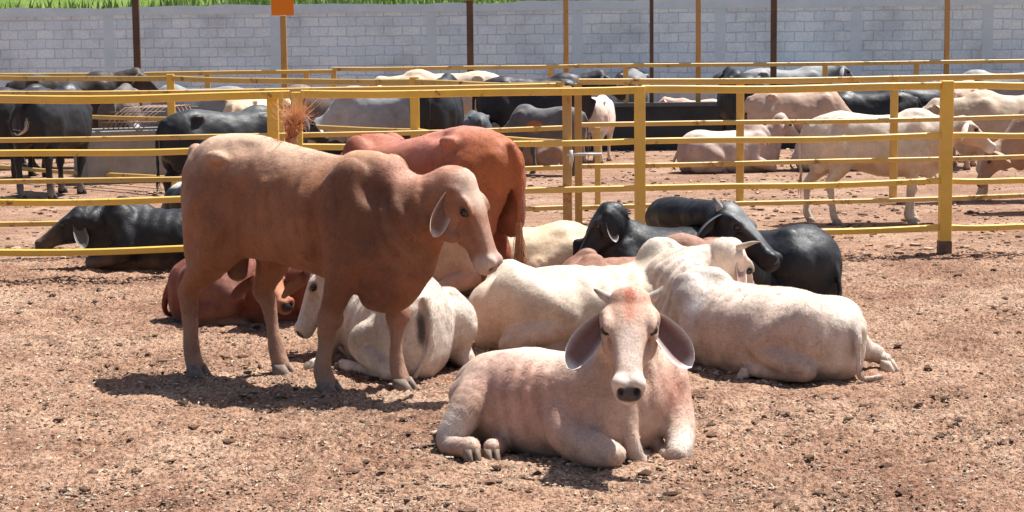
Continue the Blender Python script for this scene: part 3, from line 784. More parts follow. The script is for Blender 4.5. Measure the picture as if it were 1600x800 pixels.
def cow(name, loc, yaw, S, p, label, group=None, vox=0.014, mat=None):
    """p: dict describing the animal in its own frame (x forward, y left, z up, before scaling by S)"""
    root = empty(name, loc, yaw); tag(root, label, p.get('cat', 'cow'), group or 'zebu cattle resting in the near pen')
    sp = dict(trunk=TR_STAND); sp.update(p); p = sp
    B = Body(); pose = p.get('pose', 'stand')
    tw = p.get('tw', 1.0)
    tr = [(x, yc, zt, zm, zb, w * tw, n) for x, yc, zt, zm, zb, w, n in p['trunk']]
    B.loft(tr, k=0.06)
    for c, r, rot, k in p.get('muscle', []): B.ell(c, r, rot, k)
    for pts in p.get('legs', []): B.chain(pts, 0.045)
    for pts, k in p.get('chains', []): B.chain(pts, k)
    # head frame
    hp, hd = Vector(p['head'][0]), Vector(p['head'][1]); hs = p.get('hs', 1.0)
    up = p['head'][2] if len(p['head']) > 2 else (0, 0, 1)
    HM = frame(hp, hd, up) @ Matrix.Scale(hs, 4)
    hw = lambda q: HM @ Vector(q)
    # neck: upper crest and lower throat chains
    nk = p['neck']      # list of (x,y,z,r) for the middle line from shoulders to head
    t_end = hw(p.get('neck_to', (.02, 0, -.075))); pts = list(nk) + [(t_end.x, t_end.y, t_end.z, p.get('neck_r', .105) * hs)]
    B.chain(pts, 0.09)
    if p.get('crest', True):
        a = nk[0]; b = hw((.0, 0, -.03)); ra = p.get('crest_r', 0.12)
        mid = nk[len(nk) // 2]; cl = p.get('crest_lift', 0.10)
        B.chain([(a[0] + .02, a[1], a[2] + a[3] * 0.55, ra), (mid[0], mid[1], mid[2] + cl, ra * .8), (b.x, b.y, b.z, .065 * hs)], 0.08)
    if 'dewlap' in p:
        for pts in p['dewlap']: B.chain(pts, p.get('dewk', 0.10))
    if 'hump' in p:
        c, r, rot = p['hump']; B.ell(c, r, rot, 0.09)
    # head itself
    st = HEAD
    B.loft(st, HM, 0.05)
    for sd in (-1, 1):
        B.ell((.155, sd * .090, .004), (.045, .030, .030), (0, 0, sd * -.2), 0.03 * hs, M=HM) if False else None
    def he(c, r, k=0.03, op='u', rot=(0, 0, 0)):
        Mh = frame(hp, hd, up); B.ell(Vector(c) * hs, Vector(r) * hs, rot, k * hs, op, Mh)
    for sd in (-1, 1):
        he((.145, sd * .102, .016), (.058, .022, .024), .025)                    # brow
        he((.175, sd * .116, -.012), (.030, .020, .018), .018, 's')              # socket
        he((.12, sd * .085, -.115), (.10, .035, .085), .05)                     # cheek
        he((.27, sd * .080, -.055), (.09, .012, .03), .04, 's')                 # hollow before the cheek
        he((.465, sd * .044, -.022), (.033, .027, .028), .03)                   # nostril wing
        he((.500, sd * .037, -.034), (.026, .014, .017), .010, 's', (0, 0.3, sd * .5))   # nostril
        he((.44, sd * .078, -.088), (.075, .012, .008), .012, 's', (0, .12, 0))   # mouth slit
        he((p.get('earbase', lambda s: (.045, 0, 0))(1)[0], sd * .098, -.03), (.035, .035, .045), .03)                     # ear root
    he((.43, 0, -.115), (.075, .052, .026), .03)                                # lower jaw
    he((.0, 0, .018), (.045, .075, .032), .04)                                  # poll
    for c, r, rot, k in p.get('carve', []): B.ell(c, r, rot, k, 's')
    if 'tail' in p: B.chain(p['tail'], 0.03)
    V, Q = B.mesh(vox / S, -0.012 / S if pose == 'lie' else None)
    V, Q = largest(V, Q)
    for _ in range(1):      # light relax
        e = np.vstack([Q[:, [0, 1]], Q[:, [1, 2]], Q[:, [2, 3]], Q[:, [3, 0]]])
        acc = np.zeros_like(V); cnt = np.zeros(len(V))
        np.add.at(acc, e[:, 0], V[e[:, 1]]); np.add.at(cnt, e[:, 0], 1); np.add.at(acc, e[:, 1], V[e[:, 0]]); np.add.at(cnt, e[:, 1], 1)
        V = V * 0.5 + acc / cnt[:, None] * 0.5
    # skin unevenness: soft muscles, ribs
    N = np.zeros_like(V); d1 = V[Q[:, 2]] - V[Q[:, 0]]; d2 = V[Q[:, 3]] - V[Q[:, 1]]; fn = np.cross(d1, d2)
    for i in range(4): np.add.at(N, Q[:, i], fn)
    N /= np.linalg.norm(N, axis=1)[:, None] + 1e-12
    HI = np.array(HM.inverted())[:3]; VH = V @ HI[:, :3].T + HI[:, 3]
    hw8 = 1 - 0.75 * ((VH[:, 0] > -.04) & (VH[:, 0] < .6) & (np.abs(VH[:, 1]) < .16) & (np.abs(VH[:, 2] + .08) < .18))
    sd = p.get('seed', 1); dsp = (0.011 * fbm(V, 4.5, 3, sd) + 0.006 * fbm(V, 9, 2, sd + 5) + 0.003 * fbm(V, 18, 2, sd + 9)) * hw8
    for c, r, dr, fr, am in p.get('folds', []):
        q = np.sqrt((((V - np.array(c)) / np.array(r)) ** 2).sum(1)); dr = np.array(dr, float); dr /= np.linalg.norm(dr)
        dsp += am * (1 - sstep(.5, 1, q)) * np.sin(V @ dr * fr + 1.6 * fbm(V, 4, 2, sd + 3)) * hw8
    V = V + N * dsp[:, None]
    # ---- colour
    col = np.tile(np.array(p['coat'], float), (len(V), 1))
    n1 = fbm(V, 3.2, 4, 40 + p.get('seed', 1))[:, None]; n2 = fbm(V, 12, 3, 70 + p.get('seed', 1))[:, None]
    col = col * (1 + p.get('mottle', 0.18) * n1 + 0.12 * n2)
    HI = np.array(HM.inverted())[:3]; VH = V @ HI[:, :3].T + HI[:, 3]
    def blob(X, c, r, soft=0.5):
        q = np.sqrt((((X - np.array(c)) / np.array(r)) ** 2).sum(-1)) + 0.22 * n2[:, 0] + 0.14 * n1[:, 0]
        return 1 - sstep(1 - soft, 1 + soft, q)
    for c, r, cc, amt, *so in p.get('paint', []):
        w = (blob(V, c, r, so[0] if so else 0.5) * amt)[:, None]; col = col * (1 - w) + np.array(cc) * w
    muz = p.get('muzzle', (0.10, 0.075, 0.07)); 
    inh = (VH[:, 0] > -.06) & (VH[:, 0] < .56) & (np.abs(VH[:, 1]) < .16) & (VH[:, 2] > -.26) & (VH[:, 2] < .1)
    for c, r, cc, amt, *so in p.get('hpaint', []):
        w = (blob(VH, c, r, so[0] if so else 0.5) * amt * inh)[:, None]; col = col * (1 - w) + np.array(cc) * w
    if 'muzring' in p:
        w = (blob(VH, (.47, 0, -.06), (.075, .12, .085), .35) * inh)[:, None]; col = col * (1 - w) + np.array(p['muzring']) * w
    w = (blob(VH, (.515, 0, -.048), (.045, .062, .040), .18) * inh)[:, None]; col = col * (1 - w) + np.array(muz) * w
    for sd in (-1, 1):
        w = (blob(VH, (.503, sd * .037, -.036), (.026, .015, .017), .3) * 0.9 * inh)[:, None]; col = col * (1 - w) + np.array((.012, .009, .008)) * w
        w = (blob(VH, (.172, sd * .112, -.008), (.040, .03, .026), .4) * 0.75 * inh)[:, None]; col = col * (1 - w) + np.array(p.get('lid', (.06, .045, .04))) * w
    if pose == 'stand' and 'legcol' in p:
        zc, cc = p['legcol']; w = (1 - sstep(zc - .15, zc + .12, V[:, 2] + .05 * n1[:, 0]))[:, None] * p.get('legamt', .7); col = col * (1 - w) + np.array(cc) * w
    if pose == 'lie':
        w = (sstep(.12, .42, fbm(V, 2.6, 4, 90 + sd)) * (1 - sstep(.25, .5, V[:, 2])) * p.get('stain', .38))[:, None]; col = col * (1 - w) + np.array((.27, .17, .11)) * w
        w = (1 - sstep(0.0, 0.14, V[:, 2] + .07 * n2[:, 0] + .05 * n1[:, 0]))[:, None] * p.get('dirt', .6); col = col * (1 - w) + np.array((.26, .16, .11)) * w
    col = np.clip(col, 0.003, 0.92)
    parts = [(V, Q, col)]
    if p.get('fur', 0):
        # short hair: slim triangles lying along the hide, part of the body mesh
        rng = np.random.default_rng(sd); T = Q[:, :3]; a, b, c = V[T[:, 0]], V[T[:, 1]], V[Q[:, 3]]
        ar = np.linalg.norm(np.cross(V[Q[:, 2]] - V[Q[:, 0]], V[Q[:, 3]] - V[Q[:, 1]]), axis=1)
        k = rng.choice(len(Q), p['fur'], p=ar / ar.sum()); u, v = rng.random((2, len(k), 1))
        q0, q1, q2, q3 = (V[Q[k, i]] for i in range(4))
        P0 = (q0 * (1 - u) + q1 * u) * (1 - v) + (q3 * (1 - u) + q2 * u) * v; n0 = N[Q[k, 0]]
        h = P0 @ HI[:, :3].T + HI[:, 3]; inhd = (h[:, 0] > 0) & (h[:, 0] < .56) & (np.abs(h[:, 1]) < .16) & (h[:, 2] > -.26)
        D = np.tile(np.array([-1.0, 0, -.55]), (len(k), 1)); D[inhd] = -np.array(HM.to_3x3().col[0]) + np.array([0, 0, -.3])
        if pose == 'stand': D[P0[:, 2] < .62] = (-.15, 0, -1)
        D = D + 0.45 * rng.normal(size=D.shape) + 0.5 * np.stack([fbm(P0, 3, 2, 7), fbm(P0, 3, 2, 17), fbm(P0, 3, 2, 27)], -1)
        D -= n0 * (D * n0).sum(1, keepdims=True); D /= np.linalg.norm(D, axis=1)[:, None] + 1e-9
        L_ = (0.018 * rng.uniform(.6, 1.25, (len(k), 1))) / S; L_[inhd] *= .5
        sdv = np.cross(n0, D); wv = 0.0016 / S * rng.uniform(.7, 1.3, (len(k), 1))
        keep = ~(inhd & (h[:, 0] > .43)) & ~((np.abs(h[:, 0] - .172) < .04) & (np.abs(h[:, 2] + .008) < .03) & inhd) & (P0[:, 2] > .03)
        B0 = P0 - n0 * .001; tip = P0 + D * L_ + n0 * L_ * (0.09 + 0.11 * rng.random((len(k), 1)))
        HV = np.stack([B0 - sdv * wv, B0 + sdv * wv, tip], 1)[keep].reshape(-1, 3)
        HF = np.arange(len(HV)).reshape(-1, 3); HF = np.column_stack([HF, HF[:, 2]])
        HC = np.repeat(np.clip(col[Q[k, 0]] * rng.uniform(.87, 1.13, (len(k), 1)), .003, .9)[keep], 3, axis=0)
        parts.append((HV, HF, HC))
    # ---- ears join the body mesh
    eL, eW = p.get('ear', (.24, .055)); 
    for sd, key in ((1, 'earL'), (-1, 'earR')):
        ed = p.get(key)
        if ed is None: ed = ((.0, sd * .8, -.55), (.8, sd * .3, -.2))
        if ed == 0: continue
        R = HM.to_3x3().normalized()
        d = R @ Vector(ed[0]) if len(ed) < 3 else Vector(ed[0]); f = R @ Vector(ed[1]) if len(ed) < 3 else Vector(ed[1])
        ev, ef, ec = ear_mesh(hw(p.get('earbase', lambda s: (.045, s * .100, -.028))(sd)), d, f, eL * hs, eW * hs, p.get('earin', (.30, .18, .15)), p.get('earout', p['coat']), p.get('eardroop', .2), p.get('earrim', p.get('earout', p['coat'])), p.get('earcurl', .5))
        parts.append((ev, ef, ec))
    off = 0; VV, FF_, CC = [], [], []
    for v, f, c in parts: VV.append(v); FF_.append(f + off); CC.append(c); off += len(v)
    FA = np.vstack(FF_); tri = FA[:, 2] == FA[:, 3]
    me = np_mesh('body', np.vstack(VV) * S, [FA[~tri], FA[tri][:, :3]], True, np.vstack(CC))
    mt = mat or COAT
    bo = link('body', me, mt, root)
    # ---- eyes, horns, hooves, switch
    if p.get('eyes', True):
        for sd in (-1, 1):
            m = MB(); r = bmesh.ops.create_uvsphere(m.bm, u_segments=14, v_segments=10, radius=.0255 * hs * S)
            c = hw((.172, sd * .101, -.008)) * S
            bmesh.ops.translate(m.bm, verts=r['verts'], vec=c)
            for f in m.bm.faces: f.smooth = True
            m.build('eye', EYE, root)
    for sd, hpts in p.get('horns', []):
        pts = [hw(q) * S for q in hpts]; r0 = p.get('hornr', .026) * hs * S
        horn_obj(pts, [r0, r0 * .8, r0 * .5, r0 * .12], p.get('hornc0', (.5, .42, .34)), p.get('hornc1', (.10, .08, .07)), root)
    for q, fd in p.get('hooves', []):
        hoof_obj(Vector(q) * S, fd, S * p.get('hoofs', 1.0), p.get('hoofc', (.16, .11, .085)), root)
    if 'switch' in p:
        pts, rd, cc = p['switch'][:3]
        switch_obj([Vector(q) * S for q in pts], rd * S, cc, root, p.get('switchn', 60), p.get('seed', 1), wild=p.get('wild', .5), **p.get('swk', {}))
    return root

#            x    yc   zt    zm    zb    w    n
TR_STAND = [(-.86, 0, 1.10, 1.00, .86, .05, 2.0), (-.82, 0, 1.21, 1.0, .76, .13, 2.2), (-.72, 0, 1.285, .96, .70, .20, 2.4), (-.58, 0, 1.325, .93, .68, .245, 2.6),
            (-.44, 0, 1.345, .90, .68, .265, 2.5), (-.22, 0, 1.32, .85, .63, .265, 2.3), (.02, 0, 1.30, .82, .57, .305, 2.2), (.25, 0, 1.31, .82, .55, .30, 2.2),
            (.42, 0, 1.35, .86, .56, .255, 2.2), (.58, 0, 1.32, .98, .60, .215, 2.2), (.70, 0, 1.22, .95, .66, .16, 2.0), (.80, 0, 1.05, .90, .76, .07, 2.0)]
def legs_stand(fl=0, fr=0, hl=0, hr=0, w=.165, thick=1.0):
    L = []; hoof = []
    for sd, df in ((1, fl), (-1, fr)):
        y = sd * w
        L.append([(.44, y, .95, .105 * thick), (.42 + .15 * df, y * 1.05, .72, .095 * thick), (.445 + .72 * df, y, .46, .056 * thick), (.45 + .80 * df, y, .41, .060 * thick), (.435 + .85 * df, y, .36, .046 * thick), (.43 + .9 * df, y * .97, .26, .035 * thick), (.425 + df, y * .97, .135, .042 * thick), (.455 + df, y * .97, .055, .044 * thick)])
        hoof.append(((.46 + df, y * .97, .066), (1, 0, 0)))
    for sd, dh in ((1, hl), (-1, hr)):
        y = sd * w
        L.append([(-.52, y, .98, .15 * thick), (-.46 + .3 * dh, y * 1.1, .76, .12 * thick), (-.635 + .7 * dh, y, .55, .066 * thick), (-.685 + .78 * dh, y * .97, .475, .054 * thick), (-.675 + .88 * dh, y * .96, .40, .042 * thick), (-.665 + .93 * dh, y * .95, .27, .036 * thick), (-.655 + dh, y * .95, .135, .046 * thick), (-.625 + dh, y * .95, .055, .046 * thick)])
        hoof.append(((-.62 + dh, y * .95, .066), (1, 0, 0)))
    return L, hoof
def muscles_stand(t=1.0):
    M = []
    for sd in (1, -1):
        M += [((.40, sd * .175, .98), (.16, .10 * t, .30), (0, .25, 0), .035), ((.48, sd * .19, .80), (.10, .07, .13), (0, 0, 0), .06),
              ((-.54, sd * .165, .92), (.20, .105 * t, .27), (0, -.25, 0), .045), ((-.68, sd * .13, .80), (.11, .085 * t, .20), (0, .2, 0), .07),
              ((-.46, sd * .225, 1.25), (.07, .04, .04), (0, 0, 0), .05), ((-.77, sd * .10, 1.13), (.045, .035, .05), (0, 0, 0), .04), ((-.30, sd * .20, 1.02), (.0001, .0001, .0001), (0, 0, 0), .01)]
    return M
# ------------------------------------------------------------------ the herd
def lw(loc, yaw, S):
    c, s = math.cos(-yaw), math.sin(-yaw)
    def f(p, vec=False):
        p = Vector(p); q = p if vec else p - Vector(loc)
        r = Vector((q.x * c - q.y * s, q.x * s + q.y * c, q.z)); return r if vec else r / S
    return f
R_ = math.radians


def make_bull():
    loc, yaw, S = (-1.21, 10.93, 0), R_(-35), 1.09
    L = lw(loc, yaw, S)
    poll, nose = W(722, 283, 10.42), W(779, 408, 10.33)
    legs, hoof = legs_stand(.065, -.22, .28, -.12, .145, 1.10)
    tr = [(-.86, 0, 1.13, 1.00, .86, .05, 2.0), (-.83, 0, 1.25, 1.0, .74, .14, 2.2), (-.72, 0, 1.325, .96, .72, .215, 2.4), (-.58, 0, 1.365, .92, .70, .26, 2.6),
          (-.42, 0, 1.37, .89, .68, .275, 2.2), (-.22, 0, 1.345, .86, .67, .275, 2.1), (.02, 0, 1.295, .84, .635, .295, 2.05), (.22, 0, 1.265, .83, .60, .29, 2.1),
          (.40, 0, 1.265, .85, .55, .27, 2.1), (.56, 0, 1.235, .92, .50, .235, 2.1), (.70, 0, 1.15, .88, .53, .19, 2.0), (.80, 0, .98, .80, .64, .09, 2.0)]
    p = dict(trunk=tr, tw=.93, cat='bull', fur=110000, seed=3, legs=legs, hooves=hoof, muscle=muscles_stand(1.08) + [
                ((.20, -.02, .93), (.1, .3, .3), (0, 0, 0), .05),
                ((-.30, 0, .66), (.05, .03, .05), (0, 0, 0), .05)],
             hs=.96, head=(L(poll), L(nose - poll, True), L(Vector((.80, -.42, .35)), True)),
             neck=[(.48, 0, .96, .24), (.66, .02, .98, .175), (.80, .06, 1.03, .13)], crest_r=.085, crest_lift=.09, neck_to=(-.01,0,-.08), neck_r=.105,
             hump=((.50, 0, 1.235), (.16, .065, .042), (0, .12, 0)),
             dewlap=[[(.84, .05, .84, .035), (.74, 0, .64, .04), (.60, 0, .51, .05), (.45, 0, .50, .06)], [(.86, 0, .92, .04), (.98, 0, .86, .03)]],
             tail=[(-.82, 0, 1.26, .045), (-.89, .06, 1.24, .036), (-.86, .20, 1.20, .030), (-.66, .30, 1.20, .026), (-.42, .30, 1.26, .022), (-.28, .22, 1.33, .02)], switch=([(-.34, .24, 1.30), (-.26, .20, 1.40), (-.21, .15, 1.48), (-.17, .12, 1.55)], .05, (.52, .20, .09)), switchn=300, wild=.6, swk=dict(sth=.0024, tip=(.70, .40, .22), flare=.055),
             chains=[([(-.05, 0, .58, .035), (-.14, 0, .52, .035), (-.19, 0, .475, .022)], .06), ([(-.53, -.0, .76, .05), (-.53, .0, .68, .066), (-.53, .0, .60, .058)], .025)],
             carve=[((-.36, -.275, .80), (.05, .06, .18), (0, .35, 0), .05), ((.27, -.27, .74), (.03, .05, .14), (0, .1, 0), .04), ((-.31, -.17, 1.325), (.10, .07, .055), (0, 0, 0), .05), ((.64, -.19, 1.15), (.10, .07, .13), (0, .3, 0), .06), ((.30, -.30, 1.05), (.025, .05, .22), (0, .2, 0), .04), ((-.33, -.30, 1.03), (.11, .055, .14), (0, .3, 0), .08), ((.20, -.335, .95), (.03, .03, .28), (0, .2, 0), .05), ((.66, -.25, 1.03), (.06, .06, .20), (0, .35, 0), .07)],
             folds=[((.1, -.3, .95), (.35, .2, .3), (1, 0, .15), 60, .004), ((.78, -.1, .95), (.2, .25, .3), (1, 0, .5), 75, .006), ((-.62, -.2, .35), (.2, .2, .3), (0, 0, 1), 50, .003)], coat=(.275, .112, .054), mottle=.16,
             paint=[((-.3, 0, 1.45), (.85, .5, .24), (.62, .42, .29), .9, .6), ((.45, 0, 1.38), (.25, .3, .14), (.55, .30, .17), .85), ((-.8, -.1, .95), (.12, .3, .4), (.34, .18, .11), .5, .6),  # pale tan back, lightened further to paint in its sunlit strip
                    ((.58, -.2, 1.0), (.26, .3, .28), (.12, .052, .03), .75, .5), ((.50, -.15, .60), (.3, .3, .25), (.13, .06, .042), .6, .6),  # naturally dark neck, deepened to paint in the shade under the hump
                    ((.80, 0, 1.22), (.22, .2, .10), (.50, .24, .16), .85), ((-.53, 0, .62), (.1, .1, .1), (.10, .06, .045), .7)],
             hpaint=[((.06, 0, .03), (.13, .10, .06), (.60, .44, .34), .9), ((.36, 0, 0), (.16, .10, .05), (.44, .26, .19), .7), ((.2, 0, -.1), (.22, .2, .1), (.34, .17, .12), .5)],
             muzring=(.50, .38, .31), muzzle=(.36, .22, .18),
             legcol=(.40, (.40, .26, .19)), legamt=.6, ear=(.235, .058), earin=(.16, .08, .06), earout=(.52, .36, .27), earrim=(.6, .45, .36), earR=(L(Vector((-.45,-.35,-.85)),True),L(Vector((.55,-.8,.1)),True),1), earL=(L(Vector((.3,.8,-.4)),True),L(Vector((.7,-.3,.1)),True),1), eardroop=.15,
             hoofc=(.20, .15, .12), hoofs=1.12)
    cow('zebu_bull', loc, yaw, S, p, 'tall brown zebu bull standing side on in front, sunlit back and shaded shoulders painted in', vox=.0125)
make_bull()
def tr_lie(h=1.0, wd=1.0, rump=1.0):
    return [(-.84, 0, .46 * rump, .33, .12, .07, 2.0), (-.78, 0, .56 * rump, .32, .02, .19, 2.2), (-.64, 0, .65 * rump, .31, -.04, .27 * wd, 2.3), (-.48, 0, .68 * rump, .29, -.06, .315 * wd, 2.3),
            (-.25, 0, .66 * h, .27, -.08, .35 * wd, 2.2), (0, 0, .655 * h, .27, -.09, .365 * wd, 2.2), (.22, 0, .67 * h, .29, -.08, .33 * wd, 2.2), (.42, 0, .70 * h, .34, -.05, .26 * wd, 2.1),
            (.58, 0, .64 * h, .34, .00, .21 * wd, 2.1), (.72, 0, .52 * h, .32, .08, .15 * wd, 2.0), (.80, 0, .42 * h, .30, .16, .06, 2.0)]
def front_folded(sd, y=.22, x=.0):
    return [(.40 + x, sd * .19, .46, .12), (.33 + x, sd * (y + .05), .22, .105), (.50 + x, sd * (y + .05), .13, .085), (.655 + x, sd * y, .075, .068), (.63 + x, sd * (y - .02), .05, .055), (.48 + x, sd * (y - .05), .045, .042), (.33 + x, sd * (y - .07), .045, .045), (.28 + x, sd * (y - .08), .05, .04)], ((.27 + x, sd * (y - .08), .05), (-1, 0, 0))
def hind_folded(sd, y=.30, hx=0, fx=0, fy=0, hz=0):
    return [(-.56, sd * .20, .40, .16), (-.32, sd * (y - .01), .29, .135), (-.26, sd * (y + .0), .22, .12), (-.45 + hx * .6, sd * (y + .03), .145, .10), (-.62 + hx, sd * (y + .03), .09 + hz, .074), (-.58 + hx, sd * (y + .045), .06, .056), (-.40 + (hx + fx) / 2, sd * (y + .05) + fy / 2, .05, .04), (-.24 + fx, sd * (y + .05) + fy, .05, .045), (-.19 + fx, sd * (y + .05) + fy, .055, .042)], ((-.17 + fx, sd * (y + .05) + fy, .068), (1, fy * 2, -.12))
def muscles_lie(mz=1.0):
    M = []
    for sd in (1, -1):
        M += [((.40, sd * .18, .42), (.15, .10, .24), (0, .35, 0), .03), ((-.47, sd * .235, .33 * mz), (.27, .13, .23 * mz), (0, .2, 0), .035), ((-.50, sd * .20, .575 * mz), (.08, .05, .05), (0, 0, 0), .08)]
    return M
WHITE = (.70, .59, .50); PINK = (.58, .34, .25); BLACK = (.016, .016, .018); GREY = (.20, .19, .185); REDB = (.30, .085, .045); TAN = (.50, .30, .20); CREAM = (.66, .50, .33)

def lying(**kw):
    L, hf = [], []
    for sd in (1, -1):
        a, h = front_folded(sd); L.append(a); hf.append(h)
        a, h = hind_folded(sd); L.append(a); hf.append(h)
    d = dict(pose='lie', fur=0, trunk=tr_lie(), legs=L, hooves=hf, muscle=muscles_lie(), folds=[((.60, 0, .5), (.28, .35, .35), (1, 0, .6), 70, .006), ((.05, 0, .4), (.4, .5, .3), (1, 0, .1), 58, .0035)], neck=[(.50, 0, .42, .20), (.66, 0, .54, .16), (.78, 0, .68, .13)],
             head=((.86, 0, .88), (.7, 0, -.7)), hump=((.40, 0, .70), (.17, .085, .10), (0, .1, 0)), coat=WHITE, ear=(.25, .062),
             dewlap=[[(.82, 0, .62, .035), (.80, 0, .42, .04), (.74, 0, .22, .05), (.60, 0, .12, .05)]], tail=[(-.80, 0, .38, .035), (-.86, .05, .28, .028), (-.90, .12, .10, .024), (-.82, .25, .03, .02)],
             muzzle=(.07, .055, .055), earin=(.34, .20, .17), earout=WHITE, earrim=(.75, .68, .62), legcol=(.3, WHITE))
    d.update(kw); return d

def make_front_cow():
    loc, yaw, S = (.20, 9.11, 0), R_(-42), .82
    L = lw(loc, yaw, S); poll = W(984, 468, 8.66); nose = poll + Vector((-.035, -.44, -.385))
    h4, k4 = hind_folded(1, .30); ph = L(poll)
    ch = lambda *q: [(*L(W(a, b, d)), r / S) for a, b, d, r in q]
    h1 = ch((900, 600, 8.98, .11), (880, 655, 8.86, .100), (900, 690, 8.76, .092), (938, 706, 8.64, .078), (958, 712, 8.62, .064), (950, 704, 8.76, .045), (920, 690, 8.95, .04))
    h2 = ch((1040, 590, 9.12, .11), (1058, 650, 9.00, .088), (1062, 690, 8.86, .070), (1060, 712, 8.76, .060), (1048, 714, 8.80, .045), (1030, 700, 8.95, .04))
    h3 = ch((775, 600, 9.34, .135), (758, 612, 9.18, .125), (732, 640, 9.06, .10), (706, 680, 8.99, .076), (704, 696, 8.95, .060), (720, 700, 8.86, .052), (735, 700, 8.78, .050))
    k3 = (L(W(737, 700, 8.75)), L(Vector((.30, -.95, -.15)), True)); k1 = (L(W(930, 690, 9.08)), L(Vector((0, 1, 0)), True)); k2 = (L(W(1028, 698, 8.98)), L(Vector((0, 1, 0)), True))
    k4 = (L(W(769, 701, 8.82)), L(Vector((.15, -1, -.1)), True)); h4 = ch((800, 600, 9.4, .10), (790, 680, 9.15, .06), (778, 698, 8.94, .045), (770, 699, 8.85, .044))
    ec = L(W(985, 630, 9.02))
    tr = [(q[0] if q[0] > -.4 else -.4 + (q[0] + .4) * .72, *q[1:5], q[5] * (.82 if q[0] > .2 else 1 if q[0] > -.6 else .88), q[6]) for q in tr_lie(.90, .97, .80) if q[0] < .5] + [(.52, 0, .50, .30, .02, .17, 2.0), (.58, 0, .4, .28, .1, .06, 2.0)]
    p = lying(trunk=tr, legs=[h1, h2, h3, h4], hooves=[k1, k2, k3, k4], seed=5, fur=110000,
              muscle=[((m[0][0] + .10, *m[0][1:]), *m[1:]) for m in muscles_lie(.78) if m[0][0] < 0] + [((ec.x, ec.y, .31), (.27, .30, .31), (0, 0, 0), .07), ((*L(W(905, 610, 9.04)),), (.14, .14, .22), (0, 0, 0), .03), ((*L(W(1035, 610, 9.10)),), (.14, .12, .2), (0, 0, 0), .04)],
              folds=[((ec.x, ec.y, .45), (.35, .4, .35), (.75, .66, .25), 75, .006), ((.0, -.3, .35), (.4, .3, .3), (1, 0, .25), 55, .004)],
              head=(ph, L(nose - poll, True), L(Vector((-.05, -.65, .7)), True)), hs=1.28, earbase=lambda s: (.085, s * .104, -.035),
              neck=[(*L(W(985, 610, 9.12)), .23), (*L(W(985, 560, 9.02)), .18), (*L(W(985, 520, 8.92)), .14)], neck_to=(-.01, 0, -.10), crest_r=.08, crest_lift=.05,
              dewlap=[ch((978, 560, 8.88, .06), (981, 620, 8.84, .045), (984, 665, 8.78, .034), (990, 700, 8.75, .036), (996, 720, 8.78, .05), (1004, 726, 8.86, .07)), ch((950, 560, 8.95, .04), (945, 620, 8.82, .024), (952, 680, 8.80, .022))], dewk=.05,
              mottle=.09, coat=(.58, .405, .31),
              paint=[((-.05, -.32, .40), (.30, .25, .20), (.56, .29, .21), .75, .7), ((.25, -.25, .30), (.2, .2, .2), (.55, .31, .23), .6, .7), ((-.3, -.3, .58), (.14, .2, .14), (.50, .32, .25), .5, .7),  # pinkish coat patches, with shade patches and a dewlap highlight painted in
                     ((*L(W(1050, 610, 8.95)),), (.16, .18, .14), (.48, .22, .15), .8, .7), ((*L(W(935, 620, 8.9)),), (.14, .12, .20), (.38, .25, .20), .7, .6), ((*L(W(955, 715, 8.70)),), (.10, .1, .10), (.20, .15, .14), .75, .6),
                     ((-.15, -.28, .10), (.35, .2, .10), (.56, .34, .25), .6, .6), ((.1, 0, .70), (.8, .25, .16), (.72, .60, .49), .7, .7), ((*L(W(1062, 700, 8.80)),), (.12, .12, .12), (.74, .66, .58), .8, .5), ((*L(W(712, 680, 8.98)),), (.12, .12, .14), (.72, .63, .55), .75, .6), ((*L(W(885, 640, 8.9)),), (.10, .10, .12), (.72, .60, .50), .6, .6), ((*L(W(992, 712, 8.76)),), (.10, .10, .10), (.72, .62, .53), .7, .6)],
              hpaint=[((.10, 0, -.04), (.22, .16, .16), (.54, .35, .255), .8, .5), ((.04, 0, .05), (.10, .085, .06), (.56, .29, .19), .75, .7), ((.02, 0, .05), (.05, .025, .05), (.42, .10, .05), .8, .7), ((.12, .0, .05), (.06, .02, .05), (.48, .17, .10), .6, .7), ((.30, .0, .02), (.13, .05, .05), (.68, .55, .46), .6)],
              muzring=(.66, .53, .45), muzzle=(.085, .075, .075), lid=(.04, .03, .026),
              ear=(.235, .070), earR=((.62, -.74, -.26), (.30, -.05, .85)), earL=((.66, .74, -.18), (.30, .08, .85)), eardroop=.30, earcurl=.75, earin=(.20, .10, .085), earout=(.66, .52, .44), earrim=(.80, .72, .66),
              horns=[(1, [(-.01, .085, -.01), (-.02, .115, .008), (-.035, .135, .02), (-.055, .148, .03)]), (-1, [(-.01, -.085, -.01), (-.018, -.118, .008), (-.03, -.142, .018), (-.042, -.162, .022)])], hornr=.027, hornc0=(.62, .52, .44), hornc1=(.20, .16, .14),
              tail=[(-.66, 0, .36, .035), (-.73, -.04, .22, .025), (-.74, -.14, .06, .02), (-.74, -.30, .035, .018)],
              switch=([(*L(W(690, 692, 9.12)),), (*L(W(665, 696, 9.08)),), (*L(W(642, 700, 9.05)),)], .03, (.10, .075, .06)), hoofc=(.20, .145, .11), hoofs=.9)
    cow('zebu_cow', loc, yaw, S, p, 'pale pinkish zebu lying nearest the camera, facing it with big drooping ears', vox=.0085)

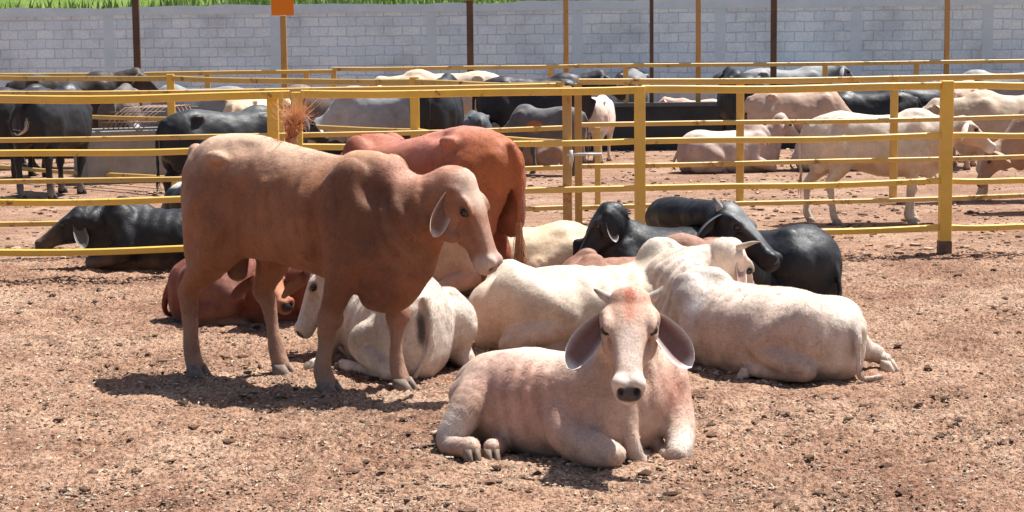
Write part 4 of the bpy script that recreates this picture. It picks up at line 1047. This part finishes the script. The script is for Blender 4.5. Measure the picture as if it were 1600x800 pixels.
def make_white_left():
    loc, yaw, S = (-.77, 11.63, 0), R_(128), .82
    L = lw(loc, yaw, S); poll, nose = W(502, 418, 12.1), W(470, 490, 12.0)
    h1, k1 = [(.38, .2, .42, .12), (.30, .36, .24, .095), (.24, .45, .11, .066), (.20, .53, .06, .046), (.14, .63, .05, .045)], ((.12, .66, .07), (-.3, 1, -.1)); h2, k2 = front_folded(-1); h3, k3 = hind_folded(1, .42, .0, .16, .0); h4, k4 = hind_folded(-1, .22)
    tr = tr_lie(.96, 1.0, 1.08)
    tr[2] = (-.64, 0, .74, .31, -.04, .33, 1.7); tr[3] = (-.48, 0, .80, .30, -.06, .36, 1.65); tr[4] = (-.25, 0, .72, .28, -.08, .37, 1.9)
    yb = lambda x: .26 * max(0, (-x - .05) / .8) ** 1.4
    tr = [(x, yb(x), a, b, c, w, n) for x, _, a, b, c, w, n in tr]
    ph = L(poll)
    p = lying(trunk=tr, legs=[h1, h2, h3, h4], hooves=[k1, k2, k3, k4], seed=8, fur=80000, head=(ph, L(nose - poll, True), L(Vector((-.8, .0, .45)), True)), hs=1.12,
              neck=[(.48, 0, .42, .2), (.64, ph.y * .3, .48, .165), (ph.x * .88, ph.y * .7, ph.z - .16, .13)], coat=(.66, .555, .46), mottle=.10,
              tail=[(-.80, .24, .60, .04), (-.86, .24, .46, .03), (-.88, .27, .25, .024), (-.82, .36, .05, .02)],
              paint=[((-.84, .31, .40), (.075, .036, .115), (.05, .038, .034), .92, .4), ((.0, .3, .2), (.5, .3, .16), (.50, .36, .27), .7, .7), ((-.6, -.1, .12), (.4, .4, .14), (.55, .40, .30), .6, .6), ((.35, .1, .6), (.2, .3, .16), (.50, .45, .40), .5)],
              hpaint=[((.3, 0, -.1), (.3, .2, .06), (.62, .55, .48), .5)], earR=0)
    cow('zebu_cow', loc, yaw, S, p, 'white zebu lying rump first, partly behind the legs of the brown bull', vox=.011)

def make_mid_white():
    loc, yaw, S = (.58, 12.22, 0), R_(6), 1.03
    L = lw(loc, yaw, S); poll, nose = W(1100, 398, 12.75), W(1150, 450, 12.9); ph = L(poll)
    p = lying(trunk=tr_lie(.80, 1.05, .74), seed=12, fur=80000, head=(ph, L(nose - poll, True), (0, 0, 1)), neck=[(.48, 0, .38, .2), (.64, .04, .42, .165), (ph.x * .9, ph.y * .7, ph.z - .12, .13)],
              muscle=muscles_lie(.76), tail=[(-.78, 0, .30, .03), (-.84, .05, .2, .025), (-.84, .15, .06, .02)], hump=((.40, 0, .57), (.15, .09, .14), (0, -.1, 0)), coat=(.64, .53, .41), mottle=.10,
              paint=[((-.75, -.2, .22), (.26, .3, .20), (.52, .32, .24), .8, .6), ((-.3, -.35, .12), (.5, .2, .12), (.48, .32, .24), .6, .6), ((.57, -.1, .5), (.07, .16, .14), (.06, .05, .05), .9, .5), ((.4, 0, .66), (.16, .1, .06), (.58, .52, .44), .5)])
    cow('zebu_cow', loc, yaw, S, p, 'long cream zebu lying stretched out behind the nearest pinkish one', vox=.0125)

def make_right_white():
    loc, yaw, S = (1.50, 11.36, 0), R_(139), .89
    L = lw(loc, yaw, S); poll, nose = W(1146, 384, 11.98), W(1178, 462, 12.10); ph = L(poll)
    h1, k1 = front_folded(1); h2, k2 = front_folded(-1); h3, k3 = hind_folded(1, .28); 
    h4 = [(-.56, -.20, .36, .16), (-.55, -.32, .24, .12), (-.62, -.42, .14, .08), (-.68, -.50, .10, .06), (-.69, -.51, .075, .045), (-.73, -.51, .07, .046), (-.75, -.50, .065, .042)]; k4 = ((-.77, -.495, .068), (-.9, .1, -.1))
    tr = tr_lie(.88, 1.02, .80)
    p = lying(trunk=tr, muscle=muscles_lie(.80), legs=[h1, h2, h3, h4], hooves=[k1, k2, k3, k4], seed=15, fur=90000, hoofc=(.55, .45, .36), head=(ph, L(nose - poll, True), L(Vector((.9, .38, .3)), True)), hs=1.08,
              neck=[(.46, 0, .44, .2), (.66, -.04, .56, .165), (.70, -.22, .64, .14), (ph.x + .10, ph.y + .08, ph.z - .1, .12)], crest=False, neck_to=(0, 0, -.09),
              hump=((.40, 0, .62), (.15, .085, .06), (0, 0, 0)), coat=(.66, .53, .43), mottle=.10,
              tail=[(-.78, 0, .38, .045), (-.86, .07, .30, .028), (-.89, .10, .14, .02), (-.90, .08, .035, .018), (-.97, -.06, .03, .014)],
              paint=[((.05, .36, .25), (.42, .2, .22), (.46, .30, .22), .65, .7), ((-.45, .35, .25), (.28, .2, .22), (.44, .29, .22), .6, .6), ((.48, .2, .35), (.14, .2, .3), (.44, .33, .26), .6), ((.42, .1, .55), (.14, .2, .16), (.50, .47, .44), .6, .6), ((.30, .27, .42), (.09, .07, .08), (.78, .72, .66), .8, .4),
                     ((-.82, .05, .30), (.06, .05, .12), (.20, .15, .13), .6), ((-.3, 0, .7), (.6, .2, .1), (.78, .66, .57), .6)],
              earR=(L(Vector((.05, -.35, -.9)), True), L(Vector((.7, -.7, .1)), True), 1), earL=0, ear=(.20, .05),
              horns=[(-1, [(-.01, -.08, -.01), (-.02, -.12, .02), (-.02, -.15, .07), (.0, -.16, .12)])], hornr=.026, hornc0=(.55, .45, .35), hornc1=(.2, .15, .12))
    cow('zebu_cow', loc, yaw, S, p, 'white zebu lying with tail and hind foot to the right, head turned back', vox=.0115)

def make_black_left():
    loc, yaw, S = (1.20, 13.75, 0), R_(186), .88
    L = lw(loc, yaw, S); poll, nose = W(947, 328, 13.55), W(897, 404, 13.45); ph = L(poll)
    p = lying(trunk=tr_lie(1.12, 1.0), seed=18, fur=60000, head=(ph, L(nose - poll, True), L(Vector((-.8, 0, .5)), True)), hs=1.0, neck=[(.44, 0, .5, .2), (.60, ph.y * .4, .62, .16), (ph.x * .9, ph.y * .8, ph.z - .08, .13)], coat=BLACK, mottle=.2,
              earout=(.05, .05, .055), earin=(.12, .10, .09), earrim=(.36, .33, .3), earL=(L(Vector((.25, -.3, -.85)), True), L(Vector((.5, -.8, .0)), True), 1), earR=(L(Vector((.9, .2, -.05)), True), L(Vector((.1, -.6, -.5)), True), 1), ear=(.23, .05), eardroop=.05,
              paint=[((-.1, .3, .4), (.6, .3, .25), (.05, .052, .058), .8)], muzzle=(.03, .028, .028), dirt=.4)
    cow('zebu_cow', loc, yaw, S, p, 'black zebu lying with its head in profile to the left, pale rimmed ear hanging', vox=.0135, mat=BLACKCOAT)
    loc, yaw, S = (1.80, 14.35, 0), R_(146), .96
    L = lw(loc, yaw, S); poll, nose = W(1136, 330, 13.55), W(1222, 404, 13.25); ph = L(poll)
    p = lying(trunk=tr_lie(.90, 1.0, .97), folds=[((.55, .2, .6), (.2, .2, .2), (1, .5, 0), 60, .003)], seed=21, fur=60000, head=(ph, L(nose - poll, True), L(Vector((.42, -.15, .85)), True)), hs=1.16, neck=[(.46, 0, .48, .2), (.60, .14, .62, .17), (.50, .34, .72, .14), (ph.x * .98 + .02, ph.y * .95, ph.z - .06, .12)], crest=False, coat=BLACK, mottle=.2,
              hpaint=[((.12, 0, .06), (.22, .09, .08), (.22, .22, .22), .75, .6)], paint=[((-.6, .2, .4), (.3, .3, .2), (.04, .042, .046), .7)],  # grey forehead blob paints a sheen into the black coat
              earout=(.03, .03, .032), earin=(.05, .045, .04), earrim=(.08, .08, .08), horns=[(-1, [(-.01, -.08, 0), (-.03, -.10, .02), (-.06, -.11, .035), (-.085, -.11, .045)]), (1, [(-.01, .08, 0), (-.03, .10, .02), (-.06, .11, .03), (-.08, .12, .04)])], hornr=.028, hornc0=(.5, .47, .42), hornc1=(.04, .035, .03), muzzle=(.02, .02, .02), dirt=.4)
    cow('zebu_cow', loc, yaw, S, p, 'black zebu with sheen painted on its forehead, upright horns, head bent back along its flank', vox=.0135, mat=BLACKCOAT)
    loc, yaw, S = (1.00, 13.02, 0), R_(4), .90
    p = lying(trunk=tr_lie(.86, .85, .8), seed=24, fur=40000, coat=(.30, .15, .10), hump=((.22, 0, .64), (.20, .10, .11), (0, 0, 0)), head=((.50, .36, .60), (-.2, .9, -.4)), neck=[(.40, 0, .46, .18), (.50, .12, .54, .15), (.54, .22, .56, .12)], crest=False, dewlap=[], earR=((.0, -.8, -.3), (.6, -.4, .5)), earin=(.3, .2, .17), earout=(.42, .27, .2), paint=[((.2, 0, .74), (.3, .2, .10), (.38, .20, .14), .7)])
    cow('zebu_cow', loc, yaw, S, p, 'reddish brown animal whose hump shows in front of the two lying black zebus', vox=.014)

def make_others():
    p = lying(coat=CREAM, trunk=tr_lie(.95, 1), seed=27, fur=40000, paint=[((0, .35, .15), (.9, .3, .17), (.50, .29, .21), .8, .5)])
    cow('zebu_cow', (-.02, 14.9, 0), R_(178), .88, p, 'yellowish cream animal lying behind the tail of the red standing one', vox=.015)
    loc, yaw, S = (-1.80, 13.5, 0), R_(2), .86
    L = lw(loc, yaw, S); poll, nose = W(412, 424, 13.05), W(446, 466, 12.75); ph = L(poll)
    p = lying(coat=(.20, .055, .032), trunk=tr_lie(.9, 1, .9), seed=30, fur=50000, head=(ph, L(nose - poll, True), L(Vector((.2, -.4, .7)), True)), hs=1, neck=[(.44, -.02, .44, .18), (.50, -.18, .46, .15), (ph.x + .04, ph.y + .08, ph.z - .05, .12)], crest=False, dewlap=[],
              hump=((.35, 0, .56), (.15, .08, .06), (0, 0, 0)), hpaint=[((.2, 0, .0), (.3, .12, .08), (.42, .14, .05), .8)], earin=(.15, .06, .04), earout=(.25, .08, .045), earrim=(.3, .1, .06), muzzle=(.02, .016, .016))
    cow('zebu_cow', loc, yaw, S, p, 'dark red animal lying low behind the hind legs of the brown bull', vox=.013)
    loc, yaw, S = (-3.18, 17.05, 0), R_(180), 1.0
    L = lw(loc, yaw, S); poll, nose = W(124, 332, 16.95), W(72, 366, 16.9); ph = L(poll)
    p = lying(coat=BLACK, trunk=tr_lie(.82, .95, .8), seed=33, fur=50000, head=(ph, L(nose - poll, True), L(Vector((-.5, -.1, .8)), True)), neck=[(.5, 0, .36, .19), (.68, 0, .40, .15), (ph.x - .1, ph.y, ph.z - .09, .125)], hump=((.35, 0, .55), (.18, .09, .06), (0, 0, 0)), dewlap=[],
              earout=(.06, .055, .05), earin=(.1, .08, .07), earrim=(.15, .13, .12), earL=(L(Vector((.3, -.35, -.75)), True), L(Vector((.3, -.9, .1)), True), 1), paint=[((.5, .2, .2), (.2, .2, .06), (.07, .05, .04), .6)], muzzle=(.02, .02, .02), dirt=.7)
    cow('zebu_cow', loc, yaw, S, p, 'black animal lying flat in the alley behind the near fence at left', vox=.016, mat=BLACKCOAT)
    p = lying(coat=BLACK, trunk=tr_lie(.92, 1, .95), seed=36, paint=[((-.62, 0, .66), (.25, .3, .12), (.66, .62, .58), .95, .2)], muzzle=(.02, .02, .02))
    cow('cow', (-3.05, 20.3, 0), R_(4), .92, p, 'black cow with a white rump patch lying beyond the second fence, left of the bull', vox=.02, mat=BLACKCOAT)

def make_red():
    loc, yaw, S = (-.66, 13.57, 0), R_(139), 1.07
    legs, hoof = legs_stand(.05, -.05, -.06, .10, .15, 1.08)
    trr = [(x, yc, zt - .10 * max(0, min(1, (x + .2) / .6)), zm, zb, w, n) for x, yc, zt, zm, zb, w, n in TR_STAND]
    p = dict(cat='bull', trunk=trr, fur=80000, seed=40, legs=legs, hooves=hoof, muscle=muscles_stand(1.15), tw=1.05, head=((1.02, .1, .92), (.5, .1, -.85)), neck=[(.5, 0, .94, .22), (.70, 0, .92, .18), (.86, .05, .9, .14)],
             hump=((.46, 0, 1.20), (.18, .08, .06), (0, 0, 0)), coat=(.34, .085, .036), mottle=.16, dewlap=[[(.9, 0, .85, .04), (.75, 0, .62, .05), (.55, 0, .54, .05)]],
             tail=[(-.82, 0, 1.22, .035), (-.88, 0, 1.08, .026), (-.885, 0, .85, .022), (-.875, 0, .68, .018)], switch=([(-.88, 0, .72), (-.885, 0, .48), (-.88, .01, .20)], .05, (.34, .15, .07)), switchn=110, wild=.35,
             carve=[((-.30, .17, 1.31), (.11, .07, .055), (0, 0, 0), .05), ((-.70, .03, .80), (.18, .05, .25), (0, 0, 0), .06)],
             paint=[((-.15, 0, 1.33), (.6, .4, .20), (.58, .24, .17), .9, .7), ((-.75, .1, 1.1), (.24, .3, .35), (.36, .10, .03), .85, .6), ((-.75, -.1, .75), (.2, .25, .28), (.12, .045, .028), .5, .6)], legcol=(.4, (.22, .08, .045)), hoofc=(.2, .14, .1), ear=(.24, .06), earin=(.2, .08, .05), earout=(.34, .12, .07))  # orange rump; sunlit back and shaded thigh are painted into the coat
    cow('zebu_bull', loc, yaw, S, p, 'deep red zebu standing behind the brown bull with its rump and tail to the right', vox=.014)
make_front_cow(); make_white_left(); make_mid_white(); make_right_white(); make_black_left(); make_others(); make_red()
# ------------------------------------------------------------------ cattle in the far pens
def bg(px, d, yaw, S, coat, label, head='up', lie=False, name='cow', mat=None, vox=.024, **kw):
    x = W(px, 100, d).x
    g = 'cattle in the far pens'
    blk = sum(coat) < .12
    eo = tuple(min(.8, c * 1.2) for c in coat)
    if lie:
        p = lying(coat=coat, earout=eo, earrim=eo, **kw)
    else:
        sw = kw.pop('stag', (.06, -.10, -.05, .12)); legs, hoof = legs_stand(*sw)
        hd = {'up': ((.98, 0, 1.36), (.78, 0, -.62)), 'level': ((1.02, 0, 1.22), (.80, 0, -.60)), 'down': ((1.00, 0, .82), (.42, 0, -.90)), 'left': ((.92, .22, 1.22), (.5, .6, -.6)), 'right': ((.92, -.22, 1.22), (.5, -.6, -.6))}[head]
        hx, hy, hz = hd[0]
        p = dict(legs=legs, hooves=hoof, muscle=muscles_stand(), head=hd, neck=[(.5, 0, 1.0, .215), (.68, hy * .3, (1.0 + hz - .1) / 2 + .02, .17), (.84, hy * .7, hz - .14, .135)], coat=coat,
                 hump=((.45, 0, 1.295), (.17, .08, .07), (0, 0, 0)), dewlap=[[(.88, hy * .5, min(.95, hz), .035), (.78, 0, .72, .04), (.62, 0, .58, .05)]],
                 tail=[(-.82, 0, 1.20, .04), (-.90, 0, 1.05, .03), (-.91, 0, .8, .022), (-.90, 0, .6, .018)], switch=([(-.90, 0, .62), (-.91, 0, .45), (-.90, 0, .28)], .035, tuple(c * .8 for c in coat)), switchn=22,
                 ear=(.26, .066), earout=eo, earin=tuple(c * .6 for c in coat), earrim=eo, hoofc=tuple(.5 * c + .04 for c in coat))
        p.update(kw)
    p['seed'] = int(px) % 97 + 3; p['cat'] = p.get('cat', 'cow'); p.setdefault('eyes', True)
    if blk: p.setdefault('muzzle', (.02, .02, .02))
    return cow(name, (x, d, 0), R_(yaw), S, p, label, g, vox, mat or (BLACKCOAT if blk else COAT))

BR = (.17, .115, .09); PK = (.46, .31, .225)
def make_far():
    bg(82, 25.6, 80, 1.13, (.018, .018, .02), 'big black bull seen from behind at left, its pale tail tuft curled up', cat='bull', head='left', vox=.02, muscle=muscles_stand(1.2), tw=1.12,
       tail=[(-.82, 0, 1.24, .045), (-.93, .02, 1.14, .034), (-.99, .10, .98, .028), (-1.0, .10, .86, .026), (-1.0, 0, .84, .026)],
       switch=([(-1.0, .10, .88), (-1.01, .03, .80), (-1.0, -.07, .86), (-.99, -.10, 1.02)], .045, (.60, .48, .36)), wild=.2, legcol=(.18, (.3, .26, .23)))
    bg(30, 29.2, 75, 1.08, (.022, .019, .017), 'black cow standing behind the big black bull at the left edge', head='level')
    bg(105, 32.0, 8, 1.20, (.05, .036, .028), 'dark brown cow at the trough whose back shows above the big black bull')
    bg(186, 30.6, 96, 1.02, (.14, .115, .10), 'grey brown cow seen from behind beyond the rebar cage')
    bg(312, 29.6, 170, 1.06, (.26, .25, .25), 'ash grey cow standing beyond the cross fence post', head='down')
    bg(350, 22.0, 34, .97, BLACK, 'black cow with a white blotched face, standing left of the gate post', head='level', hpaint=[((.12, -.05, .05), (.10, .05, .06), (.7, .66, .6), .9, .2)], paint=[((0, 0, 1.36), (.5, .14, .08), (.10, .105, .115), .7)], vox=.02)
    bg(392, 28.3, 78, .98, CREAM, 'cream cow facing away behind the white blotched black cow')
    bg(512, 29.6, 200, 1.05, BR, 'brown grey cow standing at the trough just right of the bushy tail tuft', head='down')
    bg(598, 28.6, 176, 1.04, (.33, .32, .32), 'light grey cow standing side on at the far trough', head='down')
    bg(684, 28.2, 84, 1.12, BLACK, 'black cow seen from behind, left of the trough and beyond the red bull')
    bg(700, 32.6, 178, 1.18, (.62, .47, .33), 'cream backed cow behind the black rump at the trough', head='level')
    bg(835, 31.0, 2, 1.13, (.020, .017, .019), 'long dark cow standing side on with its head by the yellow pole', head='up')
    bg(742, 30.4, 100, .70, (.09, .095, .10), 'small dark grey calf standing beyond the red animal by the black trough', head='down')
    bg(852, 29.0, 152, .80, (.13, .12, .115), 'dark grey cow with an orange brown patch on its side, left of the pale rump', head='down', paint=[((.1, .3, .95), (.17, .2, .12), (.48, .17, .05), .95, .25)])
    bg(832, 30.5, 160, .80, (.33, .20, .14), 'brown and white calf lying in front of the trough', lie=True, hpaint=[((.2, 0, 0), (.3, .08, .1), (.72, .66, .58), .9, .2)], head=((.86, .1, .86), (.5, .4, -.6)))
    bg(934, 32.0, 76, .84, (.66, .52, .43), 'pinkish white calf with its rump to the camera, beyond the gate latch', head='left', paint=[((-.4, -.25, .95), (.3, .2, .2), (.45, .30, .24), .5)])
    bg(990, 37.6, 88, 1.12, (.19, .185, .185), 'grey cow rump just behind the trough, right of the pale calf')
    bg(1156, 32.6, 92, 1.13, (.010, .010, .011), 'jet black cow rump rounding above the far rail')
    bg(1228, 37.3, 8, 1.14, (.24, .24, .24), 'ash grey cow beyond the trough, below the brown post')
    bg(1090, 37.5, 180, .68, (.62, .38, .30), 'small pink calf just peeping over the black trough')
    bg(1248, 29.6, -4, .95, PK, 'pinkish tan cow standing side on behind the white one', head='down')
    bg(1358, 29.8, 172, .92, BLACK, 'black cow standing behind the back of the white cow, left of the thin brace', head='down')
    bg(1440, 31.2, 8, .95, (.02, .021, .024), 'second black cow behind the white one, right of the thin brace', head='down')
    bg(1503, 29.6, 70, 1.0, PK, 'pink rumped cow standing behind the near square post')
    bg(1570, 33.0, 176, 1.10, (.27, .265, .26), 'large slate grey cow at the right end of the far trough', head='level')
    bg(1140, 29.2, 6, .98, (.45, .32, .26), 'tan cow lying near the trough with a paler face turned right', lie=True, head=((.92, -.05, .80), (.75, -.3, -.55)), paint=[((-.3, 0, .62), (.5, .4, .14), (.66, .52, .44), .7)], hpaint=[((.2, 0, .02), (.3, .12, .06), (.66, .52, .44), .6)])
    bg(1318, 29.3, 4, .9, (.70, .60, .53), 'white cow lying between the tan one and the white standing cow', lie=True)
    bg(1372, 20.6, -2, .93, (.62, .52, .42), 'white cow standing side on just beyond the right hand fence', vox=.016, fur=50000, head='level', stag=(.02, -.08, -.16, .12), paint=[((0, 0, .68), (.7, .4, .20), (.50, .31, .22), .6, .6), ((.3, -.2, 1.0), (.2, .2, .2), (.54, .50, .46), .6), ((.9, 0, .9), (.4, .3, .25), (.50, .32, .24), .7)], hpaint=[((.3, 0, -.1), (.3, .2, .1), (.52, .33, .25), .5)], muzring=(.72, .66, .6))
    bg(1590, 23.4, 184, 1.02, (.50, .37, .26), 'light tan cow standing at the right edge behind the white cow', vox=.018, head='level')
    bg(1672, 21.8, 184, .92, (.40, .25, .17), 'reddish tan cow lowering its head to the ground at the right edge', vox=.018, head='down', hpaint=[((.3, 0, 0), (.3, .2, .2), (.26, .16, .12), .6)])
make_far()
